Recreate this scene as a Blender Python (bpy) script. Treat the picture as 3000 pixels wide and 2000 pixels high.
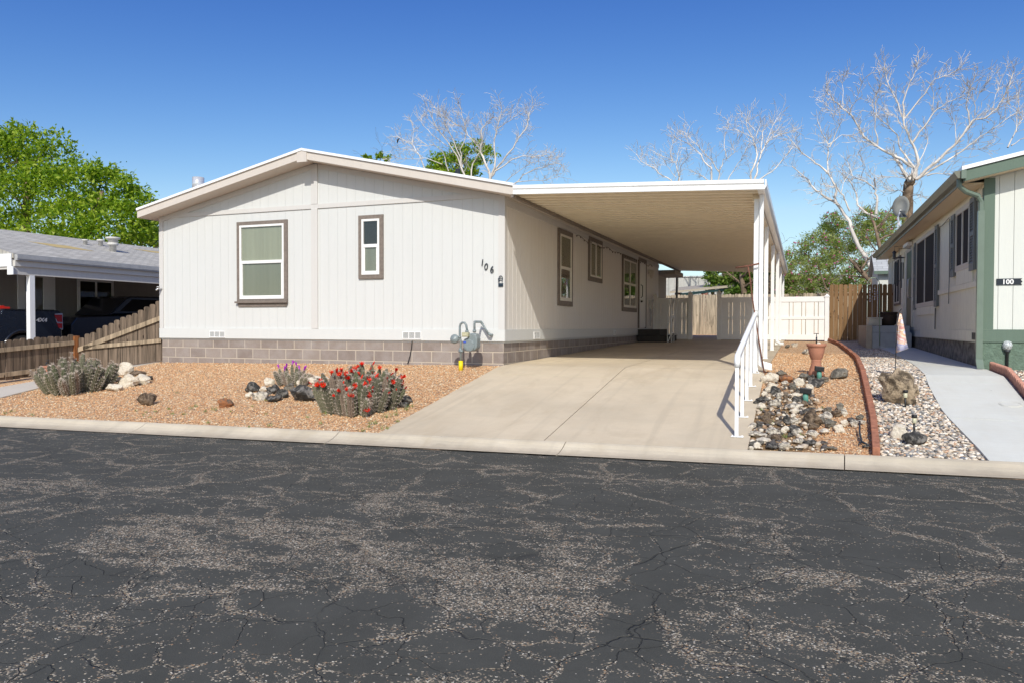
import bpy, bmesh, math, random
import numpy as np
from mathutils import Vector, Matrix, noise as mnoise
rad = math.radians
S = bpy.context.scene
for o in list(bpy.data.objects): bpy.data.objects.remove(o)
COL = S.collection
# ------------------------------------------------------------------ camera
FPX, YAW, PIT, ROL = 2200.0, rad(21.09), rad(1.16), rad(-0.129)
CAM = Vector((4.896, -12.310, 1.5))
fw = Vector((-math.sin(YAW)*math.cos(PIT), math.cos(YAW)*math.cos(PIT), -math.sin(PIT)))
r0 = Vector((math.cos(YAW), math.sin(YAW), 0)); d0 = fw.cross(r0)
RT = r0*math.cos(ROL) + d0*math.sin(ROL); DN = -r0*math.sin(ROL) + d0*math.cos(ROL)
cd = bpy.data.cameras.new('camera'); cam = bpy.data.objects.new('camera', cd); COL.objects.link(cam)
m = Matrix.Identity(4)
for i in range(3): m[i][0] = RT[i]; m[i][1] = -DN[i]; m[i][2] = -fw[i]; m[i][3] = CAM[i]
cam.matrix_world = m
cd.sensor_width = 36; cd.lens = 36*FPX/3000; cd.clip_start = .1; cd.clip_end = 3000
S.camera = cam
# ------------------------------------------------------------------ light
W = bpy.data.worlds.new('World'); S.world = W; W.use_nodes = True
nt = W.node_tree; nt.nodes.clear()
sky = nt.nodes.new('ShaderNodeTexSky'); sky.sky_type = 'NISHITA'; sky.sun_disc = False
LD = Vector((-1.04, 3.25, -2.84)).normalized()          # direction the sunlight travels
SV = -LD
sky.sun_elevation = math.asin(SV.z); sky.sun_rotation = math.atan2(SV.x, SV.y)
sky.altitude = 500; sky.air_density = 1.0; sky.dust_density = 1.5; sky.ozone_density = 3.0
bg = nt.nodes.new('ShaderNodeBackground'); bg.inputs[1].default_value = 0.125
wo = nt.nodes.new('ShaderNodeOutputWorld')
sep = nt.nodes.new('ShaderNodeSeparateColor'); cmb = nt.nodes.new('ShaderNodeCombineColor'); nt.links.new(sky.outputs[0], sep.inputs[0])
for i_, (a_, p_) in enumerate(((3.15, 2.2), (1.56, 1.72), (1.07, 1.0))):      # deep desert blue: steeper fall-off of red and green
    m1 = nt.nodes.new('ShaderNodeMath'); m1.operation = 'MULTIPLY'; m1.inputs[1].default_value = .1359; nt.links.new(sep.outputs[i_], m1.inputs[0])
    m2 = nt.nodes.new('ShaderNodeMath'); m2.operation = 'POWER'; m2.inputs[1].default_value = p_; nt.links.new(m1.outputs[0], m2.inputs[0])
    m3 = nt.nodes.new('ShaderNodeMath'); m3.operation = 'MULTIPLY'; m3.inputs[1].default_value = a_; nt.links.new(m2.outputs[0], m3.inputs[0])
    m4 = nt.nodes.new('ShaderNodeMath'); m4.operation = 'MULTIPLY'; m4.inputs[1].default_value = 1.15; nt.links.new(m1.outputs[0], m4.inputs[0])
    m5 = nt.nodes.new('ShaderNodeMath'); m5.operation = 'MINIMUM'; nt.links.new(m3.outputs[0], m5.inputs[0]); nt.links.new(m4.outputs[0], m5.inputs[1])
    m6 = nt.nodes.new('ShaderNodeMath'); m6.operation = 'DIVIDE'; m6.inputs[1].default_value = .1359; nt.links.new(m5.outputs[0], m6.inputs[0])
    nt.links.new(m6.outputs[0], cmb.inputs[i_])
nt.links.new(cmb.outputs[0], bg.inputs[0]); nt.links.new(bg.outputs[0], wo.inputs[0])
sl = bpy.data.lights.new('sun', 'SUN'); sl.energy = 3.5; sl.angle = rad(.5); sl.color = (1, .965, .88)
so = bpy.data.objects.new('sun', sl); COL.objects.link(so); so.location = (20, -40, 40)
so.rotation_euler = LD.to_track_quat('-Z', 'Y').to_euler()
S.view_settings.view_transform = 'Standard'; S.view_settings.look = 'None'
S.view_settings.exposure = 0.15; S.view_settings.gamma = 1
# ------------------------------------------------------------------ helpers
rng = random.Random(7); npr = np.random.RandomState(5)
def U(a, b): return rng.uniform(a, b)
def ray(px, py): return RT*((px-1500)/FPX) + DN*((py-1000)/FPX) + fw
def pl(px, py, ax, v):
    r = ray(px, py); i = 'xyz'.index(ax); return CAM + r*((v-CAM[i])/r[i])
def yk(x): return -4.37 + .087*x                          # kerb top line
def zw(x):
    pts = [(-30, .40), (-14, .45), (-9.5, .56), (-7.9, .73), (-1, .82), (40, .82)]
    if x <= pts[0][0]: return pts[0][1]
    for (a, b), (c, d) in zip(pts, pts[1:]):
        if x <= c: return b + (d-b)*(x-a)/(c-a)
    return pts[-1][1]
def zg(x, y):
    k = yk(x)
    if y <= k: return .2
    if y < 0: return .2 + (zw(x)-.2)*(y-k)/(0-k)
    return zw(x) + .0165*min(y, 22)
def gp(px, py, off=0):                                     # point of the ground seen at a pixel
    r = ray(px, py); t0, t1 = 3.0, 60.0
    for _ in range(60):
        t = (t0+t1)/2; p = CAM + r*t
        if p.z > zg(p.x, p.y)+off: t0 = t
        else: t1 = t
    p = CAM + r*t1; return Vector((p.x, p.y, zg(p.x, p.y)))
class MB:
    def __init__(s): s.v = []; s.f = []; s.mi = []
    def add(s, vs, fs, mi=0):
        n = len(s.v); s.v += [tuple(v) for v in vs]; s.f += [tuple(i+n for i in f) for f in fs]; s.mi += [mi]*len(fs); return s
    def box(s, x0, x1, y0, y1, z0, z1, mi=0, M=None):
        vs = [Vector(p) for p in ((x0,y0,z0),(x1,y0,z0),(x1,y1,z0),(x0,y1,z0),(x0,y0,z1),(x1,y0,z1),(x1,y1,z1),(x0,y1,z1))]
        if M: vs = [M @ v for v in vs]
        return s.add(vs, [(0,3,2,1),(4,5,6,7),(0,1,5,4),(1,2,6,5),(2,3,7,6),(3,0,4,7)], mi)
    def prism(s, poly, ext, mi=0):                         # poly: list of 3D pts, extruded by vector ext
        n = len(poly); a = [Vector(p) for p in poly]; e = Vector(ext); b = [p+e for p in a]
        return s.add(a+b, [tuple(range(n))[::-1], tuple(range(n, 2*n))] + [(i, (i+1) % n, (i+1) % n+n, i+n) for i in range(n)], mi)
    def tube(s, pts, r, seg=8, mi=0, cap=True):
        pts = [Vector(p) for p in pts]; n = len(pts)
        if not hasattr(r, '__len__'): r = [r]*n
        vs = []; prev = None
        for i, p in enumerate(pts):
            t = (pts[min(i+1, n-1)]-pts[max(i-1, 0)])
            t = t.normalized() if t.length > 1e-9 else Vector((0, 0, 1))
            if prev is None:
                a = t.orthogonal().normalized()
            else:
                a = prev - t*prev.dot(t); a = a.normalized() if a.length > 1e-6 else t.orthogonal().normalized()
            prev = a; b = t.cross(a)
            for k in range(seg):
                an = 2*math.pi*k/seg; vs.append(p + (a*math.cos(an)+b*math.sin(an))*r[i])
        fs = [(i*seg+k, i*seg+(k+1) % seg, (i+1)*seg+(k+1) % seg, (i+1)*seg+k) for i in range(n-1) for k in range(seg)]
        if cap: fs += [tuple(range(seg))[::-1], tuple((n-1)*seg+k for k in range(seg))]
        return s.add(vs, fs, mi)
    def lathe(s, prof, c=(0, 0, 0), seg=20, mi=0, M=None):  # prof: (r, z)
        vs = []
        for r, z in prof:
            for k in range(seg):
                an = 2*math.pi*k/seg; v = Vector((r*math.cos(an), r*math.sin(an), z))
                vs.append((M @ v if M else v) + Vector(c))
        n = len(prof)
        fs = [(i*seg+k, i*seg+(k+1) % seg, (i+1)*seg+(k+1) % seg, (i+1)*seg+k) for i in range(n-1) for k in range(seg)]
        fs += [tuple(range(seg))[::-1], tuple((n-1)*seg+k for k in range(seg))]
        return s.add(vs, fs, mi)
    def build(s, name, mat, parent=None, smooth=False, bevel=0):
        me = bpy.data.meshes.new(name); me.from_pydata(s.v, [], s.f)
        mats = mat if isinstance(mat, (list, tuple)) else [mat]
        for q in mats: me.materials.append(q)
        if len(mats) > 1: me.polygons.foreach_set('material_index', s.mi)
        me.update()
        if smooth:
            me.polygons.foreach_set('use_smooth', [True]*len(me.polygons))
        o = bpy.data.objects.new(name, me); COL.objects.link(o)
        if parent is not None: o.parent = parent
        if bevel:
            b = o.modifiers.new('bevel', 'BEVEL'); b.width = bevel; b.segments = 2; b.limit_method = 'ANGLE'
        return o
def tag(o, label=None, cat=None, group=None, kind=None):
    if label: o['label'] = label
    if cat: o['category'] = cat
    if group: o['group'] = group
    if kind: o['kind'] = kind
    return o
def empty(name, label, cat, group=None):
    o = bpy.data.objects.new(name, None); COL.objects.link(o); return tag(o, label, cat, group)
def copy_tree(o, parent=None):
    c = o.copy(); COL.objects.link(c); c.parent = parent
    for ch in [k for k in bpy.data.objects if k.parent == o]: copy_tree(ch, c)
    return c
def np_mesh(name, v, f, mat, parent=None, smooth=False):    # v (n,3), f (m,k)
    me = bpy.data.meshes.new(name); k = f.shape[1]
    me.vertices.add(len(v)); me.vertices.foreach_set('co', v.astype(np.float32).ravel())
    me.loops.add(f.size); me.loops.foreach_set('vertex_index', f.astype(np.int32).ravel())
    me.polygons.add(len(f)); me.polygons.foreach_set('loop_start', np.arange(0, f.size, k, dtype=np.int32))
    me.polygons.foreach_set('loop_total', np.full(len(f), k, dtype=np.int32))
    if smooth: me.polygons.foreach_set('use_smooth', np.ones(len(f), dtype=bool))
    me.materials.append(mat); me.update(calc_edges=True); me.validate()
    o = bpy.data.objects.new(name, me); COL.objects.link(o)
    if parent is not None: o.parent = parent
    return o
# ------------------------------------------------------------------ materials
class NT:
    def __init__(s, name, rough=.7, spec=.3, metal=0):
        s.m = bpy.data.materials.new(name); s.m.use_nodes = True; s.t = s.m.node_tree; s.n = s.t.nodes
        s.b = s.n['Principled BSDF']; s.b.inputs['Roughness'].default_value = rough
        s.b.inputs['Specular IOR Level'].default_value = spec; s.b.inputs['Metallic'].default_value = metal
        s.out = s.n['Material Output']
    def new(s, t, **k):
        n = s.n.new(t)
        for a, b in k.items(): setattr(n, a, b)
        return n
    def L(s, a, b): s.t.links.new(a, b)
    def pos(s, scale=(1, 1, 1), obj=False, rot=(0, 0, 0)):
        if obj: g = s.new('ShaderNodeTexCoord').outputs['Object']
        else: g = s.new('ShaderNodeNewGeometry').outputs['Position']
        mp = s.new('ShaderNodeMapping'); mp.inputs['Scale'].default_value = scale; mp.inputs['Rotation'].default_value = rot
        s.L(g, mp.inputs[0]); return mp.outputs[0]
    def noise(s, vec, scale, detail=4, rough=.55, dist=0):
        n = s.new('ShaderNodeTexNoise'); n.inputs['Scale'].default_value = scale; n.inputs['Detail'].default_value = detail
        n.inputs['Roughness'].default_value = rough; n.inputs['Distortion'].default_value = dist
        s.L(vec, n.inputs['Vector']); return n.outputs['Fac']
    def voro(s, vec, scale, feature='F1', out='Color', rnd=1):
        n = s.new('ShaderNodeTexVoronoi', feature=feature); n.inputs['Scale'].default_value = scale; n.inputs['Randomness'].default_value = rnd
        s.L(vec, n.inputs['Vector']); return n.outputs[out]
    def ramp(s, fac, stops, interp='LINEAR'):
        r = s.new('ShaderNodeValToRGB'); r.color_ramp.interpolation = interp; e = r.color_ramp.elements
        while len(e) < len(stops): e.new(.5)
        for q, (p, c) in zip(e, stops):
            q.position = p; q.color = tuple(c)+(1,) if hasattr(c, '__len__') else (c, c, c, 1)
        s.L(fac, r.inputs[0]); return r.outputs[0]
    def mix(s, fac, a, b, mode='MIX'):
        x = s.new('ShaderNodeMix', data_type='RGBA', blend_type=mode)
        for sock, val in ((x.inputs[0], fac), (x.inputs[6], a), (x.inputs[7], b)):
            if hasattr(val, 'is_output'): s.L(val, sock)
            elif hasattr(val, '__len__'): sock.default_value = tuple(val)+(1,)
            elif sock == x.inputs[0]: sock.default_value = val
            else: sock.default_value = (val, val, val, 1)
        return x.outputs[2]
    def math(s, op, a, b=None, c=None, clamp=False):
        x = s.new('ShaderNodeMath', operation=op); x.use_clamp = clamp
        for i, v in enumerate((a, b, c)):
            if v is None: continue
            if hasattr(v, 'is_output'): s.L(v, x.inputs[i])
            else: x.inputs[i].default_value = v
        return x.outputs[0]
    def maprange(s, v, a, b, c=0, d=1):
        x = s.new('ShaderNodeMapRange'); s.L(v, x.inputs[0])
        for i, q in enumerate((a, b, c, d)): x.inputs[i+1].default_value = q
        return x.outputs[0]
    def color(s, c):
        if hasattr(c, 'is_output'): s.L(c, s.b.inputs['Base Color'])
        else: s.b.inputs['Base Color'].default_value = tuple(c)+(1,)
        return s
    def bump(s, h, dist=.01, strength=1):
        b = s.new('ShaderNodeBump'); b.inputs['Distance'].default_value = dist; b.inputs['Strength'].default_value = strength
        s.L(h, b.inputs['Height']); s.L(b.outputs[0], s.b.inputs['Normal']); return s
def simple(name, c, rough=.6, spec=.3, metal=0, var=.12, scale=6, bump=0, bscale=60):
    t = NT(name, rough, spec, metal); p = t.pos(obj=True)
    f = t.noise(p, scale, 5)
    a = tuple(min(1, q*(1-var)) for q in c); b = tuple(min(1, q*(1+var)) for q in c)
    t.color(t.ramp(f, [(.3, a), (.7, b)]))
    if bump: t.bump(t.noise(p, bscale, 3), bump)
    return t.m
M = {}
def siding(name, c, dirt=.5, grain=.0012, weather=0):
    t = NT(name, .55, .25); p = t.pos(obj=True)
    st = t.noise(t.pos((14, 14, .6), obj=True), 1, 5, .6)
    gr = t.noise(t.pos((60, 60, 4), obj=True), 1, 4, .6)
    big = t.noise(p, .9, 4)
    d = tuple(q*(1-.13*dirt) for q in c)
    col = t.mix(t.maprange(st, .35, .75), c, d)
    col = t.mix(t.maprange(big, .4, .8, 0, .35*dirt), col, tuple(q*k for q, k in zip(c, (.86, .80, .72))))
    sp = t.voro(p, 5, 'F1', 'Distance')
    col = t.mix(t.maprange(sp, .02, .035, .6*dirt, 0), col, (.35, .28, .2))
    if weather: col = t.mix(t.maprange(gr, .45, .7, 0, weather), col, tuple(q*.55 for q in c))
    t.color(col); t.bump(gr, grain); return t.m
M['siding'] = siding('siding', (.635, .638, .62), .22, .0006)
M['siding_side'] = siding('side_siding', (.80, .76, .71), .5, .004)  # same siding, colour raised to lift the wall in carport shade
M['siding_trim'] = siding('siding_trim', (.62, .60, .575), .35, .0006)
M['fascia'] = siding('fascia_paint', (.63, .57, .51), .4, .0005)
M['roof_white'] = simple('roof_metal', (.85, .85, .85), .35, .5, var=.03)
M['brown_trim'] = simple('brown_trim', (.20, .165, .14), .6, var=.18, scale=20)
M['vinyl'] = simple('white_vinyl', (.82, .81, .79), .35, .45, var=.03)
M['vinyl_cream'] = simple('cream_vinyl_frame', (.74, .70, .62), .4, .4, var=.04)
M['white_paint'] = simple('white_enamel', (.84, .84, .83), .3, .5, var=.03)
M['grey_metal'] = simple('grey_meter_paint', (.205, .24, .245), .4, .5, var=.12, scale=25)
M['galv'] = simple('galvanised', (.62, .62, .62), .22, .6, metal=.35, var=.06)
M['black'] = simple('black_plastic', (.015, .015, .016), .45, .4)
M['darkmetal'] = simple('dark_metal', (.03, .035, .04), .4, .5)
M['terracotta'] = simple('terracotta', (.42, .19, .12), .8, .2, var=.15, scale=12, bump=.002)
M['edging'] = simple('edging_brick', (.36, .155, .095), .9, .15, var=.25, scale=14, bump=.004)
M['scallop'] = simple('scalloped_brick', (.50, .25, .18), .9, .15, var=.18, scale=14, bump=.004)
M['yellow'] = simple('yellow_plastic', (.80, .62, .01), .5)
M['rust'] = simple('rusty_iron', (.17, .075, .05), .8, .2, var=.4, scale=30)
M['redlamp'] = simple('red_lens', (.28, .01, .015), .15, .6)
M['green_plate'] = simple('green_tube', (.10, .28, .22), .5)
M['bluelabel'] = simple('blue_label', (.05, .10, .5), .5)
M['brass'] = simple('index_housing', (.42, .40, .26), .4, .5, var=.25, scale=40)
M['white_lens'] = simple('pale_lens', (.55, .52, .36), .3)
M['tyre'] = simple('tyre_rubber', (.02, .02, .02), .85, .2)
M['chrome'] = simple('chrome', (.7, .7, .72), .12, .6, metal=1, var=.03)
M['blackpaint'] = simple('black_car_paint', (.012, .016, .026), .14, .6, var=.05)
M['darkgreen'] = simple('dark_green_door', (.008, .035, .035), .4)
M['house_green'] = siding('green_paint', (.125, .175, .135), .4, .003)
M['green_gutter'] = simple('green_gutter', (.15, .195, .155), .35, .4, var=.06)
M['drab_gutter'] = simple('drab_gutter', (.17, .17, .13), .35, .4, var=.1)
M['cream_wall'] = siding('cream_siding', (.66, .67, .62), .2, .003)
M['drab_wall'] = siding('weathered_siding', (.86, .83, .67), .9, .003, .45)
M['shutter'] = siding('weathered_shutter', (.20, .21, .20), .8, .002, .3)
M['navy'] = simple('number_plate_paint', (.018, .025, .035), .5)
M['dark_in'] = simple('dark_interior', (.012, .012, .013), .9, 0)
M['tan_metal'] = simple('tan_carport_metal', (.84, .75, .58), .42, .4, var=.05)
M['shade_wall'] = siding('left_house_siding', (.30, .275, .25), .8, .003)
M['left_fascia'] = siding('left_house_fascia', (.60, .58, .54), .5, .002)
M['bark_dead'] = simple('bleached_bark', (.64, .59, .53), .85, .1, var=.3, scale=1.5)
M['bark_brown'] = simple('brown_bark', (.20, .145, .10), .9, .1, var=.45, scale=5, bump=.02, bscale=12)
M['cloth_white'] = simple('white_fabric', (.8, .8, .8), .8, .1)
def blind_mat(name, c, vert=True):
    t = NT(name, .8, .1)
    w = t.noise(t.pos((9, 9, .25) if vert else (.5, .5, 50), obj=True), 1, 2)
    t.color(t.ramp(w, [(.3, tuple(q*.86 for q in c)), (.65, c)])); t.bump(w, .015); return t.m
M['blind'] = blind_mat('pale_green_curtain', (.46, .46, .38))
M['blind_dark'] = blind_mat('screened_curtain', (.30, .31, .27))
M['blind_h'] = blind_mat('slatted_blind', (.16, .17, .12), False)
M['screen'] = simple('window_screen', (.028, .022, .022), .75, .1, var=.1, scale=2)
def glass_mat(name='window_glass', tint=.02):
    t = NT(name); t.n.remove(t.b)
    tr = t.new('ShaderNodeBsdfTransparent'); tr.inputs[0].default_value = (.90, .91, .88, 1)
    gl = t.new('ShaderNodeBsdfGlossy'); gl.inputs['Roughness'].default_value = tint
    fr = t.new('ShaderNodeLayerWeight'); fr.inputs[0].default_value = .5
    mx = t.new('ShaderNodeMixShader'); t.L(t.maprange(t.math('POWER', fr.outputs['Facing'], 4.0), 0, 1, .06, .9), mx.inputs[0]); t.L(tr.outputs[0], mx.inputs[1]); t.L(gl.outputs[0], mx.inputs[2])
    t.L(mx.outputs[0], t.out.inputs[0]); return t.m
M['glass'] = glass_mat()
def concrete(name, c, stain=.35, sc=1.0):
    t = NT(name, .85, .2); p = t.pos()
    a = t.noise(p, .7*sc, 6, .6); b = t.noise(p, 5, 5, .65); f = t.noise(p, 120, 2)
    s = t.noise(t.pos((1.0, .35, 1), rot=(0, 0, .1)), 1.7, 5, .6, 1.2)
    col = t.ramp(a, [(.3, tuple(q*(1-stain*.45) for q in c)), (.65, c)])
    col = t.mix(t.maprange(b, .35, .7, 0, .30), col, tuple(q*k for q, k in zip(c, (.86, .80, .73))))
    col = t.mix(t.maprange(s, .52, .72, 0, stain), col, tuple(q*k for q, k in zip(c, (.72, .68, .62))))
    col = t.mix(t.maprange(f, .35, .65, 0, .22), col, tuple(q*.72 for q in c))
    pit = t.voro(p, 2.3, 'F1', 'Distance'); col = t.mix(t.maprange(pit, .015, .03, .55, 0), col, (.07, .06, .05))
    br = t.noise(t.pos((1.2, 40, 1), rot=(0, 0, .03)), 1, 3, .6); col = t.mix(t.maprange(br, .4, .65, 0, .16), col, tuple(q*.75 for q in c))
    ty = t.noise(t.pos((5.5, .22, 1)), 1, 3, .5, .5); col = t.mix(t.maprange(ty, .55, .72, 0, stain*.5), col, tuple(q*.62 for q in c))
    if name == 'kerb_concrete':
        sp = t.new('ShaderNodeSeparateXYZ'); t.L(p, sp.inputs[0]); e = t.math('ADD', sp.outputs[2], t.math('MULTIPLY', t.math('SUBTRACT', b, .5), .08))
        col = t.mix(t.maprange(e, .105, .135, .38, 0), col, (.30, .24, .17))
    t.color(col); t.bump(t.math('ADD', f, t.math('MULTIPLY', br, .6)), .004); return t.m
M['driveway'] = concrete('driveway_concrete', (.68, .575, .42), .6)
M['walk'] = concrete('neighbor_path_concrete', (.70, .70, .635), .2)
M['kerb'] = concrete('kerb_concrete', (.64, .56, .43), .6, 2)
M['path'] = concrete('side_path_concrete', (.64, .58, .49), .25)
M['stucco'] = simple('rough_green_stucco', (.135, .19, .145), .9, .15, var=.15, scale=12, bump=.02, bscale=30)
M['porch'] = simple('grey_porch_paint', (.34, .35, .37), .6, var=.12)
M['darkstep'] = simple('dark_step', (.05, .045, .042), .8)
def cmu(name, c1, c2, mortar):
    t = NT(name, .9, .15); tc = t.new('ShaderNodeNewGeometry').outputs['Position']
    sp = t.new('ShaderNodeSeparateXYZ'); t.L(tc, sp.inputs[0]); cb = t.new('ShaderNodeCombineXYZ')
    t.L(t.math('SUBTRACT', sp.outputs[0], t.math('MULTIPLY', sp.outputs[1], -1)), cb.inputs[0]); t.L(t.math('SUBTRACT', sp.outputs[2], .837), cb.inputs[1])
    b = t.new('ShaderNodeTexBrick'); t.L(cb.outputs[0], b.inputs['Vector']); b.offset = .5
    for k, v in (('Scale', 1), ('Mortar Size', .009), ('Mortar Smooth', .1), ('Brick Width', .406), ('Row Height', .203), ('Bias', 0)): b.inputs[k].default_value = v
    b.inputs['Color1'].default_value = c1+(1,); b.inputs['Color2'].default_value = c2+(1,); b.inputs['Mortar'].default_value = mortar+(1,)
    p = t.pos(); n = t.noise(p, 3, 5, .65); f = t.noise(p, 90, 3)
    col = t.mix(t.maprange(n, .4, .7, 0, .5), b.outputs['Color'], (.44, .40, .38))
    col = t.mix(t.maprange(f, .3, .7, .0, .45), col, t.mix(.5, col, (.06, .05, .05)))
    t.color(col); h = t.math('ADD', t.math('MULTIPLY', b.outputs['Fac'], -1), t.math('MULTIPLY', f, .25)); t.bump(h, .006); return t.m
M['cmu'] = cmu('block_foundation', (.25, .205, .18), (.33, .275, .24), (.62, .53, .42))
def gravel(name, stops, scale, dist, dark=.5):
    t = NT(name, .9, .15); p = t.pos()
    vd = t.noise(p, 2.2, 4, .6)
    v = t.voro(p, scale, 'F1', 'Color'); d = t.voro(p, scale, 'F1', 'Distance')
    sep = t.new('ShaderNodeSeparateColor'); t.L(v, sep.inputs[0])
    col = t.ramp(sep.outputs[0], stops, 'CONSTANT')
    col = t.mix(t.maprange(d, .35, .62, 0, dark), col, tuple(q*.25 for q in stops[len(stops)//2][1]))
    col = t.mix(t.maprange(vd, .5, .75, 0, .28), col, (.36, .23, .14))
    t.color(col); t.bump(t.math('MULTIPLY', d, -1), dist); return t.m
ORG = [(0, (0.672, 0.372, 0.190)), (.22, (0.784, 0.492, 0.265)), (.42, (0.515, 0.300, 0.172)), (.56, (0.829, 0.600, 0.368)), (.74, (0.694, 0.396, 0.207)), (.86, (0.900, 0.792, 0.575)), (.95, (0.269, 0.216, 0.172))]
RIV = [(0, (.60, .51, .40)), (.2, (.33, .31, .28)), (.36, (.74, .63, .50)), (.52, (.46, .35, .25)), (.64, (.86, .78, .67)), (.78, (.15, .145, .14)), (.88, (.55, .35, .23)), (.95, (.23, .24, .26))]
M['gravel'] = gravel('orange_gravel', ORG, 42, .012)
M['river'] = gravel('river_gravel', RIV, 26, .02)
def island(name, stops, rough=.85, spec=.15, var=.25, bumpd=0):
    t = NT(name, rough, spec); g = t.new('ShaderNodeNewGeometry')
    col = t.ramp(g.outputs['Random Per Island'], stops, 'CONSTANT')
    n = t.noise(t.pos(obj=True), 40, 3); col = t.mix(t.maprange(n, .35, .7, 0, var), col, t.mix(.5, col, (.05, .04, .03)))
    t.color(col)
    if bumpd: t.bump(n, bumpd)
    return t.m
M['stone_o'] = island('orange_stones', ORG); M['stone_r'] = island('river_stones', RIV, .7)
def leafmat(name, stops, trans=.52):
    t = NT(name, .5, .3); g = t.new('ShaderNodeNewGeometry')
    col = t.ramp(g.outputs['Random Per Island'], stops)
    t.color(col); tr = t.new('ShaderNodeBsdfTranslucent'); t.L(t.mix(1, col, (1.0, 1.05, .5), 'MULTIPLY'), tr.inputs[0])
    mx = t.new('ShaderNodeMixShader'); mx.inputs[0].default_value = trans
    t.L(t.b.outputs[0], mx.inputs[1]); t.L(tr.outputs[0], mx.inputs[2]); t.L(mx.outputs[0], t.out.inputs[0]); return t.m
M['leaf_bright'] = leafmat('bright_leaves', [(0, (.06, .15, .01)), (.35, (.22, .36, .02)), (.8, (.42, .55, .04)), (1, (.52, .60, .10))])
M['leaf_mid'] = leafmat('mid_leaves', [(0, (.05, .12, .015)), (.5, (.17, .28, .04)), (1, (.32, .42, .09))])
M['leaf_willow'] = leafmat('willow_leaves', [(0, (.16, .24, .05)), (.45, (.34, .42, .11)), (1, (.52, .56, .24))])
M['leaf_weed'] = leafmat('weed_blades', [(0, (.13, .22, .04)), (1, (.36, .38, .16))], .3)
M['petal_pink'] = simple('pink_blossom', (.50, .13, .25), .7)
M['petal_red'] = simple('red_petal', (.75, .035, .015), .5, var=.25, scale=30)
M['petal_purple'] = simple('purple_petal', (.42, .03, .48), .5, var=.2, scale=30)
M['stamen'] = simple('flower_centre', (.7, .35, .05), .6)
def wood(name, c1, c2, c3):
    t = NT(name, .85, .15); g = t.new('ShaderNodeNewGeometry')
    r = t.ramp(g.outputs['Random Per Island'], [(0, c1), (.5, c2), (1, c3)])
    gr = t.noise(t.pos((17, 17, .9), obj=True), 1, 5, .65, .8); kn = t.voro(t.pos((7, 7, 2.2), obj=True), 1, 'F1', 'Distance')
    col = t.mix(t.maprange(gr, .38, .62, 0, .85), r, tuple(q*.33 for q in c1))
    col = t.mix(t.maprange(kn, .06, .12, .85, 0), col, (.025, .015, .01))
    t.color(col); t.bump(gr, .004); return t.m
M['wood_grey'] = wood('weathered_fence_wood', (.15, .115, .085), (.23, .175, .13), (.17, .11, .07))
M['wood_rail'] = wood('fence_rail_wood', (.42, .32, .22), (.46, .36, .25), (.40, .30, .2))
M['wood_warm'] = wood('stained_fence_wood', (.50, .29, .13), (.30, .18, .09), (.10, .065, .04))
M['wood_pale'] = wood('pale_fence_wood', (.50, .42, .31), (.56, .46, .33), (.44, .36, .26))
M['wood_post'] = wood('orange_post_wood', (.40, .16, .06), (.40, .16, .06), (.40, .16, .06))
def rockmat(name, c1, c2, amt=.5, sc=3, bd=.02):
    t = NT(name, .9, .15); p = t.pos(obj=True); n = t.noise(p, sc*3, 6, .7, .5); f = t.noise(p, 40, 4, .7)
    col = t.ramp(n, [(amt-.05, c1), (amt+.06, c2)]); col = t.mix(t.maprange(f, .3, .7, .0, .45), col, t.mix(.6, col, (.02, .018, .015)))
    t.color(col); t.bump(f, bd); return t.m
M['rock_lava'] = rockmat('black_lava_rock', (.055, .053, .05), (.24, .22, .195), .52)
M['rock_mott'] = rockmat('mottled_rock', (.17, .15, .13), (.74, .66, .54), .47)
M['rock_pale'] = rockmat('pale_rock', (.50, .39, .27), (.80, .71, .57), .4)
M['rock_brown'] = rockmat('brown_rock', (.09, .065, .045), (.26, .19, .13), .48)
M['rock_grey'] = rockmat('grey_brown_rock', (.13, .12, .10), (.28, .25, .20), .5)
M['rock_tan'] = rockmat('tan_boulder', (.13, .10, .07), (.52, .40, .27), .47, 1.6, .03)
M['rock_red'] = rockmat('rusty_red_rock', (.14, .12, .10), (.42, .18, .08), .45)
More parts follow.
